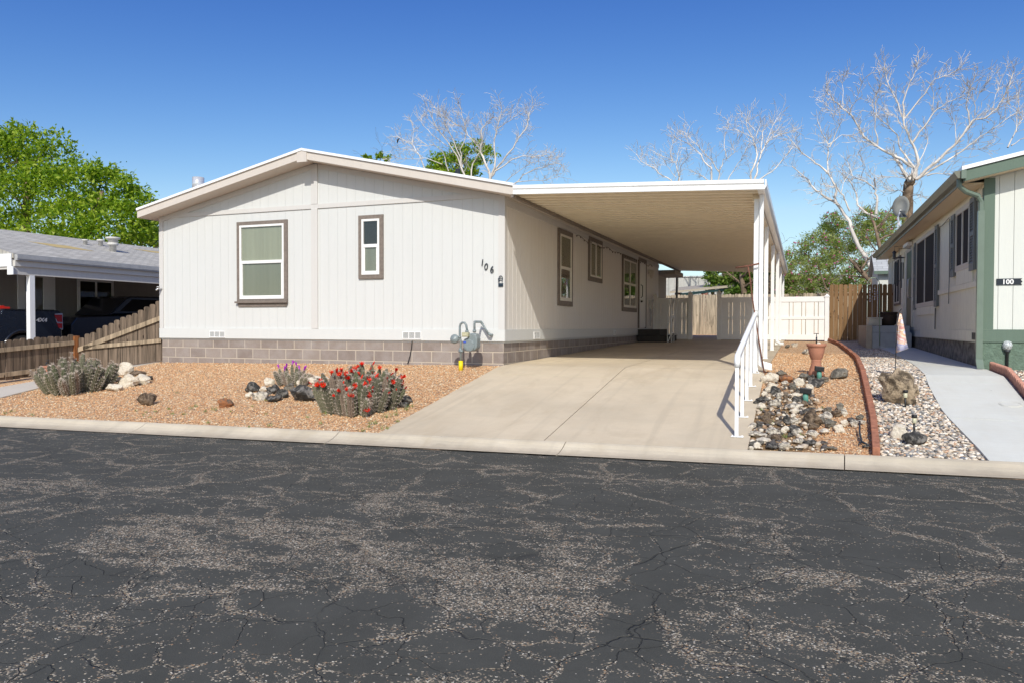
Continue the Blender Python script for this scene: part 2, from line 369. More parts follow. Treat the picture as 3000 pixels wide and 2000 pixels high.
def asphalt():
    t = NT('cracked_asphalt', .8, .25); p = t.pos()
    at = t.new('ShaderNodeAttribute'); at.attribute_name = 'wear'; wear = at.outputs['Fac']
    ps = t.pos((.55, 1.5, 1), rot=(0, 0, -.09))
    dn = t.new('ShaderNodeTexNoise'); dn.inputs['Scale'].default_value = 2.5; dn.inputs['Detail'].default_value = 5; t.L(p, dn.inputs['Vector'])
    va = t.new('ShaderNodeVectorMath', operation='MULTIPLY_ADD'); t.L(dn.outputs['Color'], va.inputs[0]); va.inputs[1].default_value = (.33, .33, 0); t.L(p, va.inputs[2])
    c1 = t.voro(va.outputs[0], 1.15, 'DISTANCE_TO_EDGE', 'Distance'); c2 = t.voro(va.outputs[0], 2.9, 'DISTANCE_TO_EDGE', 'Distance')
    n0 = t.noise(ps, .9, 3); n1 = t.noise(ps, 3.2, 6, .65); n2 = t.noise(p, 14, 5, .7); n3 = t.noise(p, 1.6, 2)
    # aggregate showing along the cracks
    cm1 = t.math('MULTIPLY', t.maprange(c1, .0, .045, 1, 0), t.maprange(n3, .42, .54))
    cm2 = t.math('MULTIPLY', t.maprange(c2, .0, .06, .85, 0), t.maprange(n0, .46, .60))
    crk = t.math('MAXIMUM', cm1, cm2); crk = t.math('MULTIPLY', crk, t.maprange(wear, -.5, -.15, 0, 1))
    base = t.math('ADD', t.math('MULTIPLY', wear, .85), t.math('MULTIPLY', t.math('SUBTRACT', n1, .5), 3.4))
    base = t.math('ADD', base, t.math('MULTIPLY', t.math('SUBTRACT', n2, .5), 1.7))
    dens = t.maprange(base, .27, .74, .012, .60)
    dens = t.math('MAXIMUM', dens, t.math('MULTIPLY', crk, t.maprange(n2, .35, .55, .3, .95)))
    v = t.voro(p, 120, 'F1', 'Color'); vd = t.voro(p, 120, 'F1', 'Distance'); sep = t.new('ShaderNodeSeparateColor'); t.L(v, sep.inputs[0])
    big = t.voro(p, 55, 'F1', 'Color'); bs = t.new('ShaderNodeSeparateColor'); t.L(big, bs.inputs[0])
    bd = t.voro(p, 55, 'F1', 'Distance')
    is1 = t.math('LESS_THAN', sep.outputs[0], dens)
    is2 = t.math('MULTIPLY', t.math('LESS_THAN', bs.outputs[0], t.maprange(base, -.1, .8, .008, .12)), t.math('LESS_THAN', bd, .36))
    iss = t.math('MAXIMUM', is1, is2)
    seal = t.ramp(t.noise(p, 2.0, 6, .7), [(.3, (.047, .0465, .037)), (.7, (.077, .076, .063))])
    fine = t.noise(p, 160, 3); seal = t.mix(t.maprange(fine, .3, .7, 0, .5), seal, (.092, .091, .078))
    st = t.ramp(sep.outputs[1], [(0, (.22, .18, .13)), (.25, (.33, .27, .19)), (.5, (.13, .115, .09)), (.68, (.46, .39, .29)), (.88, (.60, .55, .45)), (.95, (.36, .22, .12))], 'CONSTANT')
    col = t.mix(iss, seal, st)
    thin = t.math('MULTIPLY', t.math('MAXIMUM', t.maprange(c1, 0, .007, 1, 0), t.maprange(c2, 0, .010, .7, 0)), t.maprange(n3, .3, .5, .25, 1))
    col = t.mix(t.math('MULTIPLY', thin, .45), col, (.008, .008, .008))
    t.color(col)
    h = t.math('ADD', t.math('MULTIPLY', iss, t.math('SUBTRACT', .5, vd)), t.math('MULTIPLY', fine, .35)); h = t.math('SUBTRACT', h, t.math('MULTIPLY', thin, 2.0))
    t.bump(h, .005); return t.m
M['asphalt'] = asphalt()
def shingle():
    t = NT('grey_shingle', .9, .1); tc = t.new('ShaderNodeNewGeometry').outputs['Position']; sp = t.new('ShaderNodeSeparateXYZ'); t.L(tc, sp.inputs[0])
    cb = t.new('ShaderNodeCombineXYZ'); t.L(sp.outputs[1], cb.inputs[0]); t.L(sp.outputs[0], cb.inputs[1])
    b = t.new('ShaderNodeTexBrick'); t.L(cb.outputs[0], b.inputs['Vector'])
    for k, v in (('Scale', 1), ('Mortar Size', .008), ('Brick Width', .3), ('Row Height', .14)): b.inputs[k].default_value = v
    b.inputs['Color1'].default_value = (.43, .40, .35, 1); b.inputs['Color2'].default_value = (.57, .54, .48, 1); b.inputs['Mortar'].default_value = (.2, .2, .2, 1)
    n = t.noise(t.pos(), 1.2, 5); t.color(t.mix(t.maprange(n, .4, .7, 0, .35), b.outputs[0], (.26, .26, .24))); t.bump(b.outputs['Fac'], -.01); return t.m
M['shingle'] = shingle()
M['bare_deck'] = simple('bare_roof_deck', (.50, .38, .17), .9)
# ------------------------------------------------------------------ setting
def grid_mesh(name, xs, ys, zf, mat, skip=None):
    nx, ny = len(xs), len(ys); v = np.array([(x, y, zf(x, y)) for y in ys for x in xs])
    f = [(j*nx+i, j*nx+i+1, (j+1)*nx+i+1, (j+1)*nx+i) for j in range(ny-1) for i in range(nx-1)]
    return np_mesh(name, v, np.array(f), mat, smooth=True)
M['dirt'] = gravel('tan_dirt', [(0, (.30, .21, .14)), (.4, (.36, .26, .18)), (.7, (.26, .19, .13)), (.9, (.42, .32, .22))], 25, .01)
xs = [-1200, -400, -150, -60, -40, -30] + list(np.arange(-26, 20, 1.0)) + [25, 40, 80, 200, 500, 1200]
ys = [-1200, -400, -100, -40, -20, -12, -8] + list(np.arange(-6, 30, .5)) + [40, 60, 120, 300, 700, 1500]
tag(grid_mesh('ground', xs, ys, lambda x, y: (zg(x, y)-.09 if y > yk(x)-.25 else 0.0), M['dirt']), kind='structure')
def strip(name, mat, left, right, y0, y1, step=.25, off=0, thick=.12):   # left/right: functions of y -> x ; follows the ground
    n = max(2, int((y1-y0)/step)+1); mb = MB(); nx = 6
    ys_ = np.linspace(y0, y1, n)
    V = []; F = []
    for y in ys_:
        a, b = left(y), right(y)
        for k in range(nx):
            x = a+(b-a)*k/(nx-1); V.append((x, y, zg(x, y)+off))
    for j in range(n-1):
        for k in range(nx-1): F.append((j*nx+k, j*nx+k+1, (j+1)*nx+k+1, (j+1)*nx+k))
    base = len(V); B = []                                 # skirt
    ring = [k for k in range(nx)] + [j*nx+nx-1 for j in range(1, n)] + [(n-1)*nx+k for k in range(nx-2, -1, -1)] + [j*nx for j in range(n-2, 0, -1)]
    for i in ring: V.append((V[i][0], V[i][1], V[i][2]-thick))
    m_ = len(ring)
    for i in range(m_): F.append((ring[i], base+i, base+(i+1) % m_, ring[(i+1) % m_]))
    mb.add(V, F); return mb
def lerp_fn(pts):
    def f(y):
        if y <= pts[0][0]: return pts[0][1]
        for (a, b), (c, d) in zip(pts, pts[1:]):
            if y <= c: return b+(d-b)*(y-a)/(c-a)
        return pts[-1][1]
    return f
# gravel yard (orange) sheet, river gravel sheet
edge_px = [(2425,996),(2431,999),(2460,1011),(2487,1032),(2511,1053),(2525,1088),(2536,1130),(2546,1175),(2557,1225),(2563,1283),(2567,1330)]
edge_pts = [gp(*p) for p in edge_px][::-1]                # from the kerb upwards
efn = lerp_fn([(p.y, p.x) for p in edge_pts])
walk_l = lerp_fn([(-4.3, 6.62), (-3.8, 6.6)] + [(gp(*p).y, gp(*p).x) for p in ((2760,1200), (2722,1130), (2682,1070), (2640,1045), (2600,1027), (2556,1010))] + [(12, 6.5)])
wa, wb = Vector((7.63, 1.5, 0)), gp(2996, 1168)
walk_r = lerp_fn([(-4.3, wb.x+(wb.x-wa.x)/(wb.y-wa.y)*(-4.3-wb.y)), (wb.y, wb.x), (wa.y, wa.x), (1.6, 7.6), (30, 7.6)])
def yard(name, mat, left, right, y0, y1, off):
    o = strip(name, mat, left, right, y0, y1, .25, off).build(name, mat, smooth=False); return tag(o, kind='structure')
class GG: pass
def yard_grid(name, mat, xf0, xf1, y1, off, n=60, x_abs=False):
    V = []; F = []; nx = 24
    for j in range(n+1):
        for k in range(nx+1):
            u = k/nx; v = j/n
            x = 0
            yy0 = 0
            ytmp = -4.2 + (y1+4.2)*v
            x = xf0(ytmp) + (xf1(ytmp)-xf0(ytmp))*u
            y = yk(x)+.01 + (y1-yk(x)-.01)*v
            V.append((x, y, zg(x, y)+off+.012*mnoise.noise((x*1.3, y*1.3, 0))))
    for j in range(n):
        for k in range(nx): F.append((j*(nx+1)+k, j*(nx+1)+k+1, (j+1)*(nx+1)+k+1, (j+1)*(nx+1)+k))
    return tag(np_mesh(name, np.array(V), np.array(F), mat, smooth=True), kind='structure')
drive_l = lerp_fn([(-4.4, gp(1117,1266).x-.02), (gp(1455,1075).y, gp(1455,1075).x), (-.02, -.01), (0, 0.0), (30, 0.0)])
DR = 4.37
yard_grid('front_yard_gravel', M['gravel'], lambda y: -26, lambda y: drive_l(y)+.1, 0.1, -.022, 70)
def bedmat():
    t = NT('rock_bed_soil', .95, .1); p = t.pos(); d = t.voro(p, 42, 'F1', 'Distance'); sep = t.new('ShaderNodeSeparateColor'); t.L(t.voro(p, 42, 'F1', 'Color'), sep.inputs[0])
    g_ = t.ramp(sep.outputs[0], ORG, 'CONSTANT'); g_ = t.mix(t.maprange(d, .35, .62, 0, .5), g_, (.13, .08, .05))
    so = t.ramp(t.noise(p, 30, 5, .7), [(.3, (.10, .065, .035)), (.55, (.26, .17, .09)), (.7, (.36, .25, .14))])
    sp = t.new('ShaderNodeSeparateXYZ'); t.L(p, sp.inputs[0])
    mk = t.math('MULTIPLY', t.maprange(t.math('ADD', sp.outputs[0], t.math('MULTIPLY', t.noise(p, 2.5, 4), .9)), 5.35, 5.6, 1, 0), t.maprange(t.math('ADD', sp.outputs[1], t.noise(p, 3, 3)), -1.0, -.6, 1, 0))
    t.color(t.mix(mk, g_, so)); t.bump(t.noise(p, 60, 4), .01); return t.m
M['bed'] = bedmat()
yard_grid('side_bed_gravel', M['bed'], lambda y: DR-.1, lambda y: efn(y), 14.0, -.022, 90)
yard_grid('river_stone_bed', M['river'], lambda y: efn(y), lambda y: walk_l(y)+.05, 14.0, -.024, 90)
yard_grid('river_stone_strip', M['river'], lambda y: walk_r(y)-.05, lambda y: 14, 1.7, -.024, 30)
yard_grid('back_yard_dirt', M['gravel'], lambda y: -1, lambda y: 5.8, 26, -.05, 50)
# driveway slabs with open joints
mb = MB()
def slab(l, r, y0, y1):
    s = strip('s', None, l, r, y0, y1, .25, 0); mb.add(s.v, s.f)
J = .006
def kerb_cut(l, r, y1):                                    # first slab row meets the kerb line
    V = []; F = []; n = 16; nx = 8
    for j in range(n+1):
        for k in range(nx+1):
            yt = -4.35+(y1+4.35)*j/n; x = l(yt)+(r(yt)-l(yt))*k/nx; y = yk(x)+.004+(y1-yk(x)-.004)*j/n
            V.append((x, y, zg(x, y)))
    for j in range(n):
        for k in range(nx): F.append((j*(nx+1)+k, j*(nx+1)+k+1, (j+1)*(nx+1)+k+1, (j+1)*(nx+1)+k))
    b = len(V); ring = [k for k in range(nx+1)] + [j*(nx+1)+nx for j in range(1, n+1)] + [n*(nx+1)+k for k in range(nx-1, -1, -1)] + [j*(nx+1) for j in range(n-1, 0, -1)]
    for i in ring: V.append((V[i][0], V[i][1], V[i][2]-.1))
    for i in range(len(ring)): F.append((ring[i], b+i, b+(i+1) % len(ring), ring[(i+1) % len(ring)]))
    mb.add(V, F)
CJ = 2.16
kerb_cut(drive_l, lambda y: CJ-J, -.75); kerb_cut(lambda y: CJ+J, lambda y: DR, -.75)
for ya, yb in ((-.74, 4.6), (4.61, 9.4), (9.41, 14.6), (14.61, 19.0)):
    slab(drive_l if ya < 0 else (lambda y: 0.0), lambda y: CJ-J, ya, yb); slab(lambda y: CJ+J, lambda y: DR, ya, yb)
tag(mb.build('driveway', M['driveway']), kind='structure')
# neighbour walk
mb = MB(); kerb_cut(walk_l, walk_r, -2.3); s = strip('s', None, walk_l, walk_r, -2.29, -.42, .2, 0); mb.add(s.v, s.f)
s = strip('s', None, walk_l, walk_r, -.41, 1.45, .2, 0); mb.add(s.v, s.f); s = strip('s', None, walk_l, lambda y: 7.6, 1.455, 9.6, .2, 0); mb.add(s.v, s.f)
tag(mb.build('footpath', M['walk']), kind='structure')
# left side path
mb = MB(); s = strip('s', None, lambda y: -8.95+(.12*max(0, -y)), lambda y: -8.0+(.25*max(0, -y-1.2)), -5.0, 6, .25, 0); mb.add([(x, max(y, yk(x)), z) for x, y, z in s.v], s.f)
tag(mb.build('side_path', M['path']), kind='structure')
# kerb
KP = [(-.33, .097), (-.25, .108), (-.17, .13), (-.11, .155), (-.06, .185), (-.02, .199), (.0, .2), (.0, .0)]
cuts = [-40, -20, -6.55] + [-3.3, -.42, 2.42, 5.32, 8.3, 11.4, 14.5] + [30]
mb = MB()
for a, b in zip(cuts, cuts[1:]):
    a += .005; b -= .005; n = max(2, int((b-a)/.4)); V = []; F = []
    for i in range(n+1):
        x = a+(b-a)*i/n
        for dy, z in KP + [(-.33, .0)]:
            V.append((x+.05*dy, yk(x)+dy+(.012*mnoise.noise((x*2, dy*9, 3)) if dy < -.2 else 0), z))
    k = len(KP)+1
    for i in range(n):
        for q in range(k-1): F.append((i*k+q, (i+1)*k+q, (i+1)*k+q+1, i*k+q+1))
    F += [tuple(range(k)), tuple(n*k+q for q in range(k))[::-1]]; mb.add(V, F)
tag(mb.build('kerb', M['kerb']), kind='structure')
# street with a wear attribute
dx = .055; gx = np.arange(-9, 10.5, dx); gy = np.arange(-12.5, -3.2, dx)
X, Y = np.meshgrid(gx, gy)
def vn(x, y, s, seed):                                     # value noise
    r = np.random.RandomState(seed); T = r.rand(256, 256); x = x*s+100; y = y*s+100
    i = np.floor(x).astype(int); j = np.floor(y).astype(int); u = x-i; v = y-j; u = u*u*(3-2*u); v = v*v*(3-2*v)
    g = lambda a, b: T[a % 256, b % 256]
    return g(i, j)*(1-u)*(1-v)+g(i+1, j)*u*(1-v)+g(i, j+1)*(1-u)*v+g(i+1, j+1)*u*v
wearf = .24*vn(X*.5, Y*1.3, .9, 1)+.16*vn(X, Y*2, 2.1, 2)-.16
def blob(px, py, rx, ry, a, ang=.05):
    global wearf
    r = ray(px, py); t = (.08-CAM.z)/r.z; c = CAM+r*t; ca, sa = math.cos(ang), math.sin(ang)
    U_ = (X-c.x)*ca+(Y-c.y)*sa; V_ = -(X-c.x)*sa+(Y-c.y)*ca
    wearf = wearf + .74*a*np.exp(-((U_/rx)**2+(V_/ry)**2))
for b in [(638,1533,1.0,.42,.75),(395,1590,.7,.28,.5),(420,1665,.75,.26,.65),(1180,1488,.75,.28,.6),(1339,1692,.75,.42,.75),(1500,1800,.5,.2,.45),(900,1560,.8,.3,.5),
          (1660,1569,.5,.3,.6),(1628,1696,.5,.36,.7),(1755,1792,.35,.2,.4),(2200,1588,.6,.2,.5),(2361,1696,.55,.2,.75),(2520,1920,.45,.16,.7),(2120,1640,.3,.1,.4),
          (128,1418,1.3,.3,.45),(700,1470,1.0,.25,.3),(1700,1400,1.2,.15,.35),(2850,1420,.5,.12,.4),(180,1830,.35,.12,.45),(1000,1390,1.0,.15,.25),(2050,1800,.3,.12,.3),(700,1640,.6,.2,.5),
          (1700,1640,.6,.3,.3),(550,1440,1.2,.15,.3),(1300,1600,.5,.2,.3),(250,1540,.8,.25,.25),(820,1760,.5,.1,.2)]: blob(*b)
def band(p0, p1, w, a):
    global wearf
    q = []
    for px, py in (p0, p1):
        r = ray(px, py); t = (.08-CAM.z)/r.z; q.append(CAM+r*t)
    d = q[1]-q[0]; L2 = d.x*d.x+d.y*d.y; t = np.clip(((X-q[0].x)*d.x+(Y-q[0].y)*d.y)/L2, 0, 1)
    dd = np.hypot(X-q[0].x-t*d.x, Y-q[0].y-t*d.y); wearf = wearf - a*np.exp(-(dd/w)**4)
for b in [((2010,1530),(1905,1680),.13,.9),((1905,1680),(1850,1900),.14,.9),((1500,1450),(3000,1560),.28,.3),((1850,1900),(1400,1960),.2,.3),((20,1640),(330,1720),.2,.25),((350,1500),(900,1500),.13,.4),((2400,1450),(2700,1800),.16,.45),((600,1370),(1500,1400),.18,.4)]: band(*b)
ya = np.array([yk(x) for x in gx])[None, :]-.285+.018*np.sin(gx*9)[None, :]*np.sin(gx*2.3)[None, :]
Yc = np.minimum(Y, ya); Z = .082+.006*vn(X, Y, .8, 4)
Z = np.where(Y >= ya, .074, Z)
V = np.stack([X, Yc, Z], -1).reshape(-1, 3); nx = len(gx); ny = len(gy)
ii, jj = np.meshgrid(np.arange(nx-1), np.arange(ny-1)); a = (jj*nx+ii).ravel(); F = np.stack([a, a+1, a+nx+1, a+nx], -1)
keep = (np.abs(V[F[:, 0], 1]-V[F[:, 3], 1]) > 1e-5) | (np.abs(V[F[:, 1], 1]-V[F[:, 2], 1]) > 1e-5); F = F[keep]
so_ = np_mesh('street', V, F, M['asphalt'], smooth=True)
if len(so_.data.vertices) == len(V):
    at = so_.data.attributes.new('wear', 'FLOAT', 'POINT'); at.data.foreach_set('value', np.clip(wearf, -.6, 1).astype(np.float32).ravel())
tag(so_, kind='structure')
mb = MB()
for x0, x1, y0, y1 in ((-300, -9, -60, None), (10.4, 300, -60, None), (-9, 10.4, -60, -12.5)):
    if y1 is None: mb.add([(x0, y0, .08), (x1, y0, .08), (x1, yk(x1)-.28, .08), (x0, yk(x0)-.28, .08)], [(0, 1, 2, 3)])
    else: mb.add([(x0, y0, .08), (x1, y0, .08), (x1, y1, .08), (x0, y1, .08)], [(0, 1, 2, 3)])
tag(mb.build('street', M['asphalt']), kind='structure')
# ------------------------------------------------------------------ siding helper
def siding_panels(mb, a0, a1, pitch, top, bot, place, gap=.0026, th=.012):
    # panels along one axis a, z from bot to top(a); place(a, z, d) -> 3D point, d = outward offset
    n = int(round((a1-a0)/pitch)); p = (a1-a0)/n
    for i in range(n):
        u0 = a0+i*p+gap/2; u1 = a0+(i+1)*p-gap/2
        um = [u0] + ([APX] if top is ROOFTOP and u0 < APX < u1 else []) + [u1]
        poly = [place(u0, bot, 0), place(u1, bot, 0)] + [place(u, top(u), 0) for u in um[::-1]]
        e = Vector(place(u0, bot, th))-Vector(place(u0, bot, 0)); mb.prism(poly, e)
APX = -3.97
def zroof(x): return 4.845-.2195*abs(x-APX)                # top of the roof
def ROOFTOP(x): return zroof(x)-.19
# ------------------------------------------------------------------ mobile home 106
H = empty('mobile_home', 'white mobile home with vertical siding, tan trim and number 106 beside its corner', 'house')
HL, HR, HD = -7.92, 0.0, 15.25
mb = MB(); mb.prism([(HL, .014, 1.2), (HR-.014, .014, 1.2), (HR-.014, .014, ROOFTOP(0)), (APX, .014, ROOFTOP(APX)), (HL, .014, ROOFTOP(HL))], (0, HD-.03, 0))
siding_panels(mb, HL, HR, .203, ROOFTOP, 1.43, lambda a, z, d: (a, .013-d, z))
mb.build('front_wall', M['siding'], H)
mb = MB(); siding_panels(mb, 0, HD, .203, lambda a: 3.83, 1.43, lambda a, z, d: (-.013+d, a, z), gap=.009)
tag(mb.build('side_wall', M['siding_side'], H), 'long side wall shaded by the carport')
mb = MB(); mb.box(HL+.02, HR-.02, .02, HD, .3, 1.235); mb.build('foundation', M['cmu'], H)
mb = MB()                                                   # trims
mb.box(HL-.02, HR+.02, -.022, .0, 1.233, 1.436); mb.box(HR, HR+.022, 0, HD, 1.233, 1.436)
mb.build('skirting_board', M['siding'], H)
mb = MB()
mb.prism([(-7.62, -.02, 3.772), (-.30, -.02, 3.772), (-.64, -.02, 3.858), (-7.28, -.02, 3.858)], (0, .02, 0))
mb.box(HL-.015, HL+.09, -.018, 0, 1.437, ROOFTOP(HL+.04)); mb.box(HR-.105, HR+.015, -.018, 0, 1.437, ROOFTOP(HR-.1)); mb.box(HR, HR+.016, 0, .06, 1.437, 3.78)
mb.box(APX-.075, APX+.07, -.026, 0, 1.44, 3.771); mb.box(APX-.075, APX+.07, -.026, 0, 3.859, ROOFTOP(APX)-.03)
for s_ in (-1, 1):                                          # frieze under the rake
    xe = HL if s_ < 0 else HR
    xa = APX+s_*.08
    mb.prism([(xa, -.016, ROOFTOP(xa)), (xe, -.016, ROOFTOP(xe)), (xe, -.016, ROOFTOP(xe)-.10), (xa, -.016, ROOFTOP(xa)-.10)], (0, .016, 0))
mb.box(HR+.001, HR+.018, .06, HD, 3.62, 3.74)
mb.build('trim_boards', M['siding_trim'], H)
# roof
OY = -.40; EL, ER = -8.13, .33
def roofpoly(z0, z1, l=EL, r=ER):
    return [(l, 0, zroof(l)+z0), (APX, 0, zroof(APX)+z0), (r, 0, zroof(r)+z0), (r, 0, zroof(r)+z1), (APX, 0, zroof(APX)+z1), (l, 0, zroof(l)+z1)]
mb = MB()
P_ = roofpoly(-.035, .012); mb.prism([(x, OY-.03, z) for x, y, z in P_], (0, HD+.85, 0)); rf = mb.build('roof', M['roof_white'], H)
mb = MB()
for side in (-1, 1):
    xe = EL if side < 0 else ER; xa = APX+side*.11
    mb.prism([(xa, OY, zroof(xa)-.037), (xe, OY, zroof(xe)-.037), (xe, OY, zroof(xe)-.185), (xa, OY, zroof(xa)-.185)], (0, .03, 0))
    xa = APX
    mb.prism([(xa, OY+.03, zroof(xa)-.15), (xe, OY+.03, zroof(xe)-.15), (xe, OY+.03, zroof(xe)-.185), (xa, OY+.03, zroof(xa)-.185)], (0, HD+.75, 0))
    mb.box(min(xe, xe-side*.02), max(xe, xe-side*.02), OY+.03, HD+.4, zroof(xe)-.186, zroof(xe)-.036)
mb.build('fascia', M['fascia'], rf)
mb = MB(); mb.box(APX-.11, APX+.11, OY-.018, OY+.012, zroof(APX)-.25, zroof(APX)-.01); mb.build('ridge_block', M['fascia'], rf)
mb = MB(); fx = pl(581, 566, 'y', .6); zt_ = pl(581, 521, 'y', .6).z
mb.lathe([(.085, zroof(fx.x)-.1), (.085, fx.z+.06), (.125, fx.z+.06), (.125, zt_), (.11, zt_), (.11, zt_-.1), (.0, zt_-.1)], (fx.x, .6, 0), 24); mb.build('flue_cap', M['galv'], rf, True)
mb = MB(); fx = pl(1341, 515, 'y', 4.5); mb.lathe([(.06, 3.8), (.06, fx.z+.16), (.0, fx.z+.16)], (fx.x, 4.5, 0), 12); mb.build('vent_pipe', M['darkmetal'], rf, True)
def window(parent, axis, a0, a1, z0, z1, trim=.075, sill=False, panes='dh', blind=None, blind2=None, tm=None, fm=None, out=1, plane=0.0, label=None, mid=.5, screen=False):
    # axis 'x': on a wall facing -y ; axis 'y': on a wall facing +x (out=1) or -x (out=-1)
    tm = tm or M['brown_trim']; fm = fm or M['vinyl']
    def B(mb, u0, u1, w0, w1, d0, d1):                      # d outwards
        if axis == 'x': mb.box(u0, u1, plane-d1, plane-d0, w0, w1)
        else:
            x0, x1 = plane+out*d0, plane+out*d1; mb.box(min(x0, x1), max(x0, x1), u0, u1, w0, w1)
    mb = MB(); t_ = trim
    B(mb, a0, a1, z1-t_, z1, 0, .035); B(mb, a0, a1, z0, z0+t_, 0, .035); B(mb, a0, a0+t_, z0+t_, z1-t_, 0, .034); B(mb, a1-t_, a1, z0+t_, z1-t_, 0, .034)
    if sill:
        B(mb, a0-.03, a1+.01, z0-.005, z0+.03, .035, .075); B(mb, a0+.02, a1-.02, z0-.075, z0-.004, 0, .03)
    w = mb.build('window', tm, parent)
    if label: w['label'] = label
    i0, i1, k0, k1 = a0+t_, a1-t_, z0+t_, z1-t_; f = .04
    mb = MB(); B(mb, i0, i1, k1-f, k1, .002, .045); B(mb, i0, i1, k0, k0+f, .002, .045); B(mb, i0, i0+f, k0+f, k1-f, .002, .044); B(mb, i1-f, i1, k0+f, k1-f, .002, .044)
    cols = 2 if panes in ('sl', 'dh2') else 1
    if cols == 2: B(mb, (i0+i1)/2-.03, (i0+i1)/2+.03, k0+f, k1-f, .002, .043)
    zm = k0+(k1-k0)*mid
    if panes in ('dh', 'dh2'):
        for c in range(cols):
            e0 = i0+f if c == 0 else (i0+i1)/2+.03; e1 = i1-f if c == cols-1 else (i0+i1)/2-.03
            B(mb, e0, e1, zm-.03, zm+.03, .002, .042)
            B(mb, e0, e0+.028, k0+f, zm-.03, .002, .034); B(mb, e1-.028, e1, k0+f, zm-.03, .002, .034); B(mb, e0+.028, e1-.028, k0+f, k0+f+.03, .002, .034)
    mb.build('frame', fm, w)
    e = .03
    mb = MB(); B(mb, i0+e, i1-e, zm if panes != 'sl' else k0+e, k1-e, .010, .011)
    if blind: mb.build('curtain', blind, w)  # dark_in sheets paint the unlit room behind the pane, not a curtain
    if panes != 'sl':
        mb = MB(); B(mb, i0+e, i1-e, k0+e, zm, .010, .0112)
        mb.build('curtain', blind2 or blind, w)
    mb = MB(); B(mb, i0+e, i1-e, k0+e, k1-e, .022, .0235); mb.build('pane', M['screen'] if screen else M['glass'], w)
    return w
window(H, 'x', -5.85, -4.61, 1.955, 3.594, .075, True, 'dh', M['blind'], M['blind_dark'], label='big front window with a pale green curtain', plane=0)
window(H, 'x', -2.97, -2.435, 2.386, 3.582, .075, False, 'dh', M['screen'], M['blind_dark'], label='narrow front window with dark panes', plane=0, mid=.52)
window(H, 'y', 3.07, 4.14, 1.94, 3.60, .11, False, 'dh', M['blind_h'], M['screen'], fm=M['vinyl_cream'], plane=0, label='tall side window nearest the front corner')
window(H, 'y', 5.54, 6.86, 2.615, 3.70, .11, False, 'sl', M['blind_h'], fm=M['vinyl_cream'], plane=0, label='short side window under the string of lights')
window(H, 'y', 9.25, 11.27, 1.94, 3.60, .12, False, 'dh2', M['blind_h'], M['screen'], fm=M['vinyl_cream'], plane=0, label='wide four pane side window beside the door')
# door
mb = MB(); mb.box(0, .035, 11.55, 11.68, 1.44, 3.70); mb.box(0, .035, 12.70, 12.83, 1.44, 3.70); mb.box(0, .035, 11.68, 12.70, 3.58, 3.70); dr = mb.build('door', M['brown_trim'], H)
mb = MB(); mb.box(.002, .03, 11.68, 12.70, 1.47, 3.58)
for z0, z1 in ((1.62, 2.3), (2.5, 3.45)):
    mb.box(.03, .036, 11.8, 12.58, z0, z0+.03); mb.box(.03, .036, 11.8, 12.58, z1, z1+.03); mb.box(.03, .036, 11.8, 11.83, z0+.03, z1); mb.box(.03, .036, 12.55, 12.58, z0+.03, z1)
mb.build('door_panel', M['vinyl'], dr)
mb = MB(); mb.tube([(.036, 11.86, 2.42), (.09, 11.86, 2.46), (.09, 11.86, 2.80), (.036, 11.86, 2.84)], .014, 8); mb.lathe([(.03, 0), (.035, .03), (.02, .06)], (.036, 11.86, 2.3), 12, M=Matrix.Rotation(rad(90), 4, 'Y')); mb.build('door_handle', M['darkmetal'], dr, True)
mb = MB(); mb.box(0, .10, 13.2, 13.32, 3.28, 3.42); mb.lathe([(.04, .12), (.075, .08), (.085, 0), (.06, -.12), (.02, -.15)], (.13, 13.26, 3.28), 12); mb.build('wall_lamp', M['vinyl_cream'], H, True)
mb = MB(); mb.box(.0, .12, 13.35, 13.68, 2.10, 2.42); mb.tube([(.05, 13.5, 2.1), (.05, 13.5, 1.5)], .018, 6); mb.tube([(.05, 13.62, 2.1), (.06, 13.66, 1.85), (.05, 13.62, 1.6)], .012, 6); mb.build('utility_box', M['galv'], H)
def vent(axis, a0, a1, z0, z1, n=3):
    mb = MB(); d = .024
    f = (lambda u0, u1, w0, w1, d0, d1: mb.box(u0, u1, -d1, -d0, w0, w1)) if axis == 'x' else (lambda u0, u1, w0, w1, d0, d1: mb.box(d0, d1, u0, u1, w0, w1))
    f(a0, a1, z0, z0+.012, d, d+.012); f(a0, a1, z1-.012, z1, d, d+.012)
    for k in range(n+1):
        u = a0+(a1-a0-.012)*k/n; f(u, u+.012, z0+.012, z1-.012, d, d+.012)
    for k in range(1, 8): z = z0+(z1-z0)*k/8; f(a0+.012, a1-.012, z-.0035, z+.0035, d, d+.009)
    o = mb.build('foundation_vent', M['white_paint'], H); mb2 = MB(); f2 = (lambda: mb2.box(a0+.003, a1-.003, -.0245, -.0225, z0+.003, z1-.003)) if axis == 'x' else (lambda: mb2.box(.0225, .0245, a0+.003, a1-.003, z0+.003, z1-.003)); f2(); mb2.build('mesh', M['darkgrey'] if 'darkgrey' in M else M['shutter'], o)
vent('x', -6.57, -6.17, 1.25, 1.385); vent('x', -2.02, -1.63, 1.255, 1.395); vent('y', 1.5, 1.85, 1.25, 1.39); vent('y', 8.1, 8.4, 1.25, 1.39)
# outside tap at the left corner, wire on the foundation
mb = MB(); mb.tube([(HL+.06, -.018, 2.27), (HL+.04, -.10, 2.28), (HL+.02, -.14, 2.24)], .018, 6); mb.lathe([(.035, -.01), (.035, .01)], (HL+.04, -.10, 2.31), 10); mb.build('outside_tap', M['galv'], H, True)
mb = MB(); mb.tube([(-1.84, .012, 1.23), (-1.85, .005, 1.1), (-1.88, .0, .95), (-1.92, -.02, .80)], .008, 5); mb.build('cable', M['black'], H)
